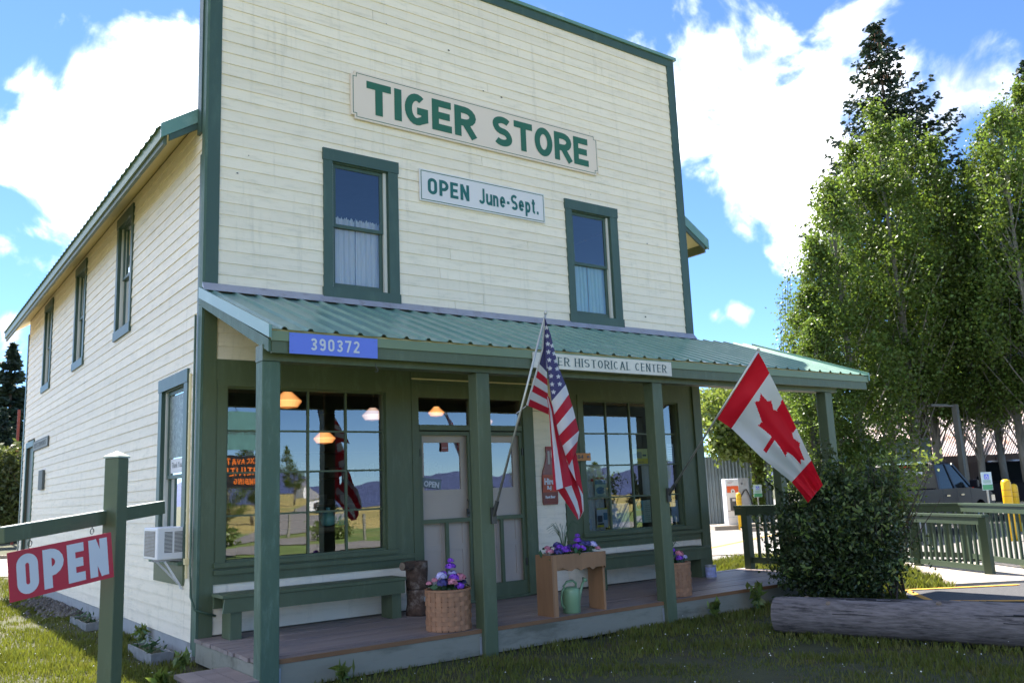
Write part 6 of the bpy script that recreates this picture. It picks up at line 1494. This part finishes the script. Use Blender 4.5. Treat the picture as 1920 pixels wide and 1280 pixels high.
# ================================================================== TREES
def aspen(name, base, h, rad, seed, label, group='slender aspens behind the parking lot', lean=(0, 0), base_frac=.14, nclus=330, nleaf=150, leafsize=.085, place=True, mat=leafm, trunkr=.17):
    rg = np.random.default_rng(seed); x, y = base
    t_ = thing(name, (x, y, 0), label, 'tree', group)
    def ax(f): return Vector((x+lean[0]*f+.12*math.sin(f*5+seed), y+lean[1]*f+.12*math.cos(f*4+seed), h*f*.97))
    m = MB(); m.tube([ax(k/9)-Vector((0, 0, .1 if k == 0 else 0)) for k in range(10)], [trunkr*(1-.93*k/9) for k in range(10)], bark, 9); m.build('trunk', t_, smooth=True)
    m = MB(); C = []; ncl = nclus
    def prof(f):    # crown radius against height
        g = (f-base_frac)/(1-base_frac)
        return rad*max(.0, (1-g)**.62*min(1, (g+.06)*4))*(1+.18*math.sin(f*23+seed)*(1-g))
    for k in range(ncl):
        f = base_frac+(1-base_frac)*(rg.random()**1.15); R_ = prof(f)
        if R_ <= 0: continue
        a = rg.uniform(0, 2*np.pi); r_ = R_*(.30+.72*math.sqrt(rg.random())); c0_ = ax(max(.05, f-.10-r_*.045)); tip = ax(f)+Vector((math.cos(a)*r_, math.sin(a)*r_, .15))
        if k % 3 == 0: m.tube([c0_, c0_.lerp(tip, .5)+Vector((0, 0, -.10)), tip], [.035*(1-f)+.012, .018, .006], bark, 4, cap=False)
        sg = (.15+.20*rg.random())*(.6+.4*R_/rad)
        nn = int(nleaf*(.5+rg.random())*(.5+.5*R_/rad))
        P_ = rg.normal(size=(nn, 3))*np.array([sg, sg, sg*1.25]); P_ += np.array(tip); C.append(P_)
    m.build('limbs', t_)
    C = np.concatenate(C); np_mesh('crown', leaf_quads(C, leafsize, rg, elong=1.25), 4, mat, t_, kind='stuff'); return t_
def gp(px, py_, depth): p = atd(px, py_, depth); return (p[0], p[1])
def top(px, py_, depth): return atd(px, py_, depth)[2]
def twin(src, base, sc, rz, label, group='slender aspens behind the parking lot'):
    c = copy_tree(src); c.location = (base[0], base[1], 0); c.scale = sc; c.rotation_euler = (0, 0, rz); c['label'] = label; c['group'] = group; return c
HA = 15.0
PA = aspen('aspen_tree', gp(1638, 192, 30), top(1638, 192, 30), 2.1, 1, 'tall aspen with its tip just below the big spruce', base_frac=.27, nclus=175, nleaf=165)
PB = aspen('aspen_tree', gp(1872, 195, 28), top(1872, 195, 28), 2.0, 3, 'tall aspen near the right edge with a bare pale trunk', base_frac=.26, nclus=160, nleaf=165)
PC = aspen('aspen_tree', gp(1556, 335, 28.5), top(1556, 335, 28.5), 2.1, 2, 'leafy aspen at the left edge of the grove', base_frac=.13, nclus=165, nleaf=165)
hA, hB, hC = top(1638, 192, 30), top(1872, 195, 28), top(1556, 335, 28.5)
for src, h0, px, py_, dep, wd_, rz, lab in [
    (PB, hB, 1600, 262, 30.5, .95, 1.0, 'aspen just left of the tallest one'), (PA, hA, 1688, 222, 31.0, 1.0, 2.3, 'aspen just right of the tallest one'),
    (PC, hC, 1530, 445, 28.0, .85, 1.9, 'lower aspen leaning out at the left of the grove'), (PC, hC, 1504, 540, 27.5, .8, 3.9, 'lowest aspen at the far left of the grove'),
    (PB, hB, 1735, 255, 30.0, .9, 4.4, 'aspen left of the dip in the skyline'), (PA, hA, 1772, 345, 29.5, .75, .6, 'slim aspen in the dip of the skyline'),
    (PB, hB, 1806, 300, 30.5, .75, 5.2, 'slim aspen right of the dip in the skyline'), (PA, hA, 1836, 238, 29.0, .9, 3.3, 'aspen with its top below the drooping spruce bough'),
    (PA, hA, 1912, 150, 30.0, 1.0, 5.0, 'tallest aspen of the right hand clump'), (PB, hB, 1962, 120, 29.5, 1.0, 2.6, 'aspen rooted just beyond the right edge of the photograph'),
        (PC, hC, 1520, 600, 26.5, .7, 2.9, 'lowest bushy aspen behind the right porch post')]:
    zt0 = top(px, py_, dep); twin(src, gp(px, py_, dep), (wd_, wd_, zt0/h0), rz, lab)
# small saplings and shrubs seen under the porch roof
leafy('shrub', 'light green tree seen through the gap beside the porch pilaster', 'tree', [([tuple(atd(1370, 985, 36)), tuple(atd(1372, 850, 36)), tuple(atd(1380, 760, 36))], .12)],
      [(tuple(atd(1345+25*k, 770-14*(k % 2), 35+k)), (1.0, .9, 1.1), 1) for k in range(5)], 12000, .12, leafv, 41, group='pale green trees behind the fence')
leafy('shrub', 'light green tree behind the flag and the rear porch post', 'tree', [([tuple(atd(1480, 985, 33)), tuple(atd(1480, 850, 33)), tuple(atd(1490, 780, 33))], .12)],
      [(tuple(atd(1450+22*k, 790-20*(k % 3), 33)), (1.0, .9, 1.2), 1) for k in range(5)]+[(tuple(atd(1480, 850, 33)), (1.3, .9, .9), 1)], 14000, .11, leafm, 42, group='pale green trees behind the fence')
# thin whippy sapling left of the grove
sap = thing('sapling', (*gp(1478, 600, 29), 0), 'thin sparse sapling rising at the left of the grove', 'tree')
m = MB(); C = []
for k in range(9):
    a, b = 1462+k*5, 500+abs(k-3)*22+rf.uniform(-20, 20); p_ = [atd(1478, 985, 29), atd(1478+(a-1478)*.5, 760, 29), atd(a, b, 29)]; m.tube([tuple(q) for q in p_], [.03, .02, .006], bark, 4)
    for f in np.linspace(0, 1, 26): q = np.array(p_[1])*(1-f)+np.array(p_[2])*f; C += list(q+rf.normal(size=(5, 3))*.13)
m.build('limbs', sap); np_mesh('crown', leaf_quads(np.array(C), .075, rf), 4, leafm, sap, kind='stuff')

def spruce(name, base, h, rad, seed, label, group='dark spruces', bottom=.1, nlay=78, dens=1.3, lsize=.12, cones=True, trunkr=.22):
    rg = np.random.default_rng(seed); x, y = base; t_ = thing(name, (x, y, 0), label, 'tree', group)
    MB().tube([(x, y, -.1), (x+.05, y, h*.5), (x, y, h)], [trunkr, trunkr*.55, .02], barkd, 8).build('trunk', t_)
    m = MB(); C = []; AXs = []
    for j in range(nlay):
        f = bottom+(1-bottom)*(j/nlay)**.95; z = h*(bottom+(1-bottom)*(round(j/2)*2/nlay)**.95)+rg.uniform(-.06, .06); R_ = min(rad*(1-f)**.95, 3.1)*(.85+.3*rg.random())+.06
        nb = int(5+7*(1-f))
        for k in range(nb):
            a = rg.uniform(0, 2*np.pi); L_ = R_*(.65+.5*rg.random()); d = np.array([math.cos(a), math.sin(a), 0.])
            nseg = max(3, int(L_/.22)); prev = None
            droop = .22*L_*(1-f*.8)
            for s_ in range(nseg+1):
                t0 = s_/nseg; p = np.array([x, y, z])+d*L_*t0; p[2] += -droop*math.sin(t0*2.2)+.22*L_*t0**3+(.25*L_*t0 if f > .85 else 0)
                if t0 > .12:
                    kk = int(7*dens); side = np.array([-d[1], d[0], 0.]); ww = .24*(1-t0*.6)*min(1, L_/1.6)+.03
                    off = rg.uniform(-1, 1, kk)[:, None]*side*ww; C += list(p+off+rg.normal(size=(kk, 3))*.05-np.array([0, 0, 1])*np.abs(off).sum(1)[:, None]*.35)
                    AXs += list(d[None, :]*.8+off*1.8/ww*.5+np.array([0, 0, -.25]))
            if rg.random() < .35: e_ = np.array([x, y, z])+d*L_*.55; m.tube([(x, y, z), (e_[0], e_[1], e_[2]-droop*.9)], [.025*(1-f)+.008, .008], barkd, 4, cap=False)
    m.build('limbs', t_); np_mesh('crown', leaf_quads(np.array(C), lsize, rg, elong=1.7, axis=np.array(AXs)), 4, sprucem, t_, kind='stuff')
    if cones:
        m = MB()
        for k in range(90):
            f = rg.uniform(.86, .985); a = rg.uniform(0, 6.28); r_ = rad*(1-f)**.85*rg.uniform(.2, .8)+.05; p = (x+math.cos(a)*r_, y+math.sin(a)*r_, h*f); m.tube([p, (p[0], p[1], p[2]-.14)], [.028, .016], conem, 5)
        m.build('cones', t_, kind='stuff')
    return t_
S1 = spruce('spruce_tree', gp(1640, 42, 35), top(1640, 42, 35), 7.4, 5, 'tall dark spruce whose cone-hung tip rises above the left aspens', bottom=.25)
S2 = copy_tree(S1); S2.location = (*gp(1925, 105, 33), 0); S2.scale = (.95, .95, top(1925, 105, 33)/top(1640, 42, 35)); S2.rotation_euler = (0, 0, 2.0); S2['label'] = 'dark spruce at the right edge of the photograph'
# dark conifer wood beyond the left rear corner
S3 = spruce('spruce_tree', tuple(atd(24, 648, 52)[:2]), atd(24, 648, 52)[2], 3.0, 8, 'pointed dark conifer against the left rear corner of the store', group='conifers at the far left', bottom=.05, nlay=60, dens=.9, lsize=.26, cones=False)
for k, (px, py_, dd2, sc_, lab) in enumerate([(-6, 700, 56, .8, 'conifer at the very left edge of the photograph'), (44, 700, 60, .85, 'conifer half hidden by the rear corner of the store'), (8, 760, 47, .62, 'shorter conifer in front of the others at the far left'), (-40, 660, 60, 1.0, 'tall conifer beyond the left edge'), (35, 780, 49, .6, 'short conifer beside the red post')]):
    c = copy_tree(S3); p_ = atd(px, py_, dd2); c.location = (p_[0], p_[1], 0); c.scale = (sc_, sc_, sc_); c.rotation_euler = (0, 0, k*1.3); c['label'] = lab
# leafy shrub by the drive and red post
leafy('shrub', 'leafy green shrub by the drive at the left edge', 'shrub', [([tuple(atd(15, 985, 40)), tuple(atd(18, 900, 40)), tuple(atd(20, 860, 40))], .1)],
      [(tuple(atd(-5, 890, 40)), (1.1, 1, 1.0), 1), (tuple(atd(18, 865, 40)), (.7, .8, .8), .8), (tuple(atd(20, 915, 40)), (.9, .9, 1.0), 1), (tuple(atd(0, 950, 40)), (1.4, 1, .9), 1.2), (tuple(atd(28, 955, 40)), (.8, .9, .8), .8)], 7000, .12, material('shrub_leaf', (.075, .095, .030), .5, var=.3, island=.45, trans=.3), 51)
rp = atd(36, 768, 44); mm_ = MB().box(rp[0]-.06, rp[0]+.06, rp[1]-.06, rp[1]+.06, -.1, atd(36, 768, 44)[2], material('red_brown_post', (.30, .07, .045), .7, var=.2)); tag(mm_.build('red_post', None), 'tall rust red post beyond the rear corner of the store', 'post')
# trees opposite for the mirrored view
for k, (x, y, s_) in enumerate([(70, -150, .55), (95, -170, .6), (-5, -140, .5), (30, -180, .6), (130, -160, .7), (150, -150, .55), (64, -60, .3)]):
    c = copy_tree(S3); c.location = (x, y, 0); c.scale = (s_*1.3, s_*1.3, s_); c.rotation_euler = (0, 0, k); c['label'] = ['conifer beside the second white house across the field', 'conifer furthest behind the second white house across the field', 'conifer left of the road board across the field', 'conifer behind the first white house across the field', 'largest conifer far right across the field', 'conifer at the far right end across the field', 'smallest conifer near the road across the field'][k]; c['group'] = 'conifers across the field'

sl = thing('porch_light', tuple(at(930, 692, 'y', -1.2)), 'small pale porch light under the ceiling behind the second post', 'light')
p_ = at(930, 692, 'y', -1.2)
MB().tube([(p_[0]-.05, p_[1], p_[2]+.02), (p_[0]+.02, p_[1], p_[2])], [.045, .03], jamb, 12).build('housing', sl); MB().box(p_[0]-.04, p_[0]+.04, p_[1]-.04, p_[1]+.04, p_[2]+.03, p_[2]+.30, steel).build('mount', sl)

for k, (x, y, sc_, src) in enumerate([(16, -48, .42, PC), (22, -60, .5, PB), (9, -42, .34, PC), (60, -75, .5, PA), (75, -80, .5, PC), (92, -84, .55, PB), (-10, -60, .6, PC), (45, -110, .6, PA)]):
    twin(src, (x, y), (sc_*1.5, sc_*1.5, sc_), k*1.1, ['small round tree across the road, left of the pair', 'taller tree of the pair across the road', 'lowest tree nearest the road opposite', 'field edge tree mirrored in the right window', 'middle tree of the row mirrored in the right window', 'last tree of the row mirrored in the right window', 'tree far left across the road', 'lone tree out in the far field'][k], 'trees across the road')
fieldg = material('green_verge', (0.10, 0.15, 0.03), .95, var=.4, scale=.8, dirt=(.25, .20, .07, 1), dirt_amt=.7, dirt_scale=.3)
sheet('verge', [(-80, -10), (80, -10), (80, -16.9), (-80, -16.9)], .012, fieldg, kind='structure')
sheet('verge', [(-90, -21.6), (90, -21.6), (100, -34), (-60, -38)], .026, fieldg, kind='structure')
path = material('pale_gravel', (.40, .37, .33), .9, var=.15, scale=2)
v = []
for k in range(25):
    t_ = k/24; x = 2+26*t_; y = -38-60*t_+10*math.sin(t_*5); v += [(x, y-2.2, .05), (x, y+2.2, .05)]
MB().add(v, [(2*k, 2*k+2, 2*k+3, 2*k+1) for k in range(24)], path).build('gravel_path', kind='structure')
for k, (x, y) in enumerate([(5, -24), (7.4, -23.4), (13, -25), (18, -24), (27, -27)]):
    leafy('shrub', ['low yellow-green bush on the opposite verge, nearest the road board', 'rounder yellow-green bush on the opposite verge', 'bush in the middle of the opposite verge', 'bush right of middle on the opposite verge', 'rightmost bush on the opposite verge'][k], 'shrub', [], [((x, y, .45), (.8, .7, .5), 1), ((x+.5, y, .35), (.6, .5, .4), .6)], 1500, .09, leafv, 90+k, group='bushes on the opposite verge')
for k in range(14):
    tag(MB().box(-6+k*3.2, -5.9+k*3.2, -22.3, -22.2, -.05, 1.05, fascwood).build('fence_post', None), 'weathered fence post on the opposite verge', 'post', 'fence posts on the opposite verge')

# dark knots and holes in the old siding
for k, (a, b) in enumerate([(724, 45), (906, 171), (841, 95), (466, 292), (445, 325), (940, 183), (1105, 250), (1213, 457), (1210, 594), (1107, 365)]):
    p = at(a, b, 'y', -.018); r_ = .008+.005*(k % 3)
    MB().poly([(p[0]+r_*math.cos(q), p[1]-.0045, p[2]+r_*.6*math.sin(q)) for q in [.9*i for i in range(7)]], black).build('knot_hole', store)
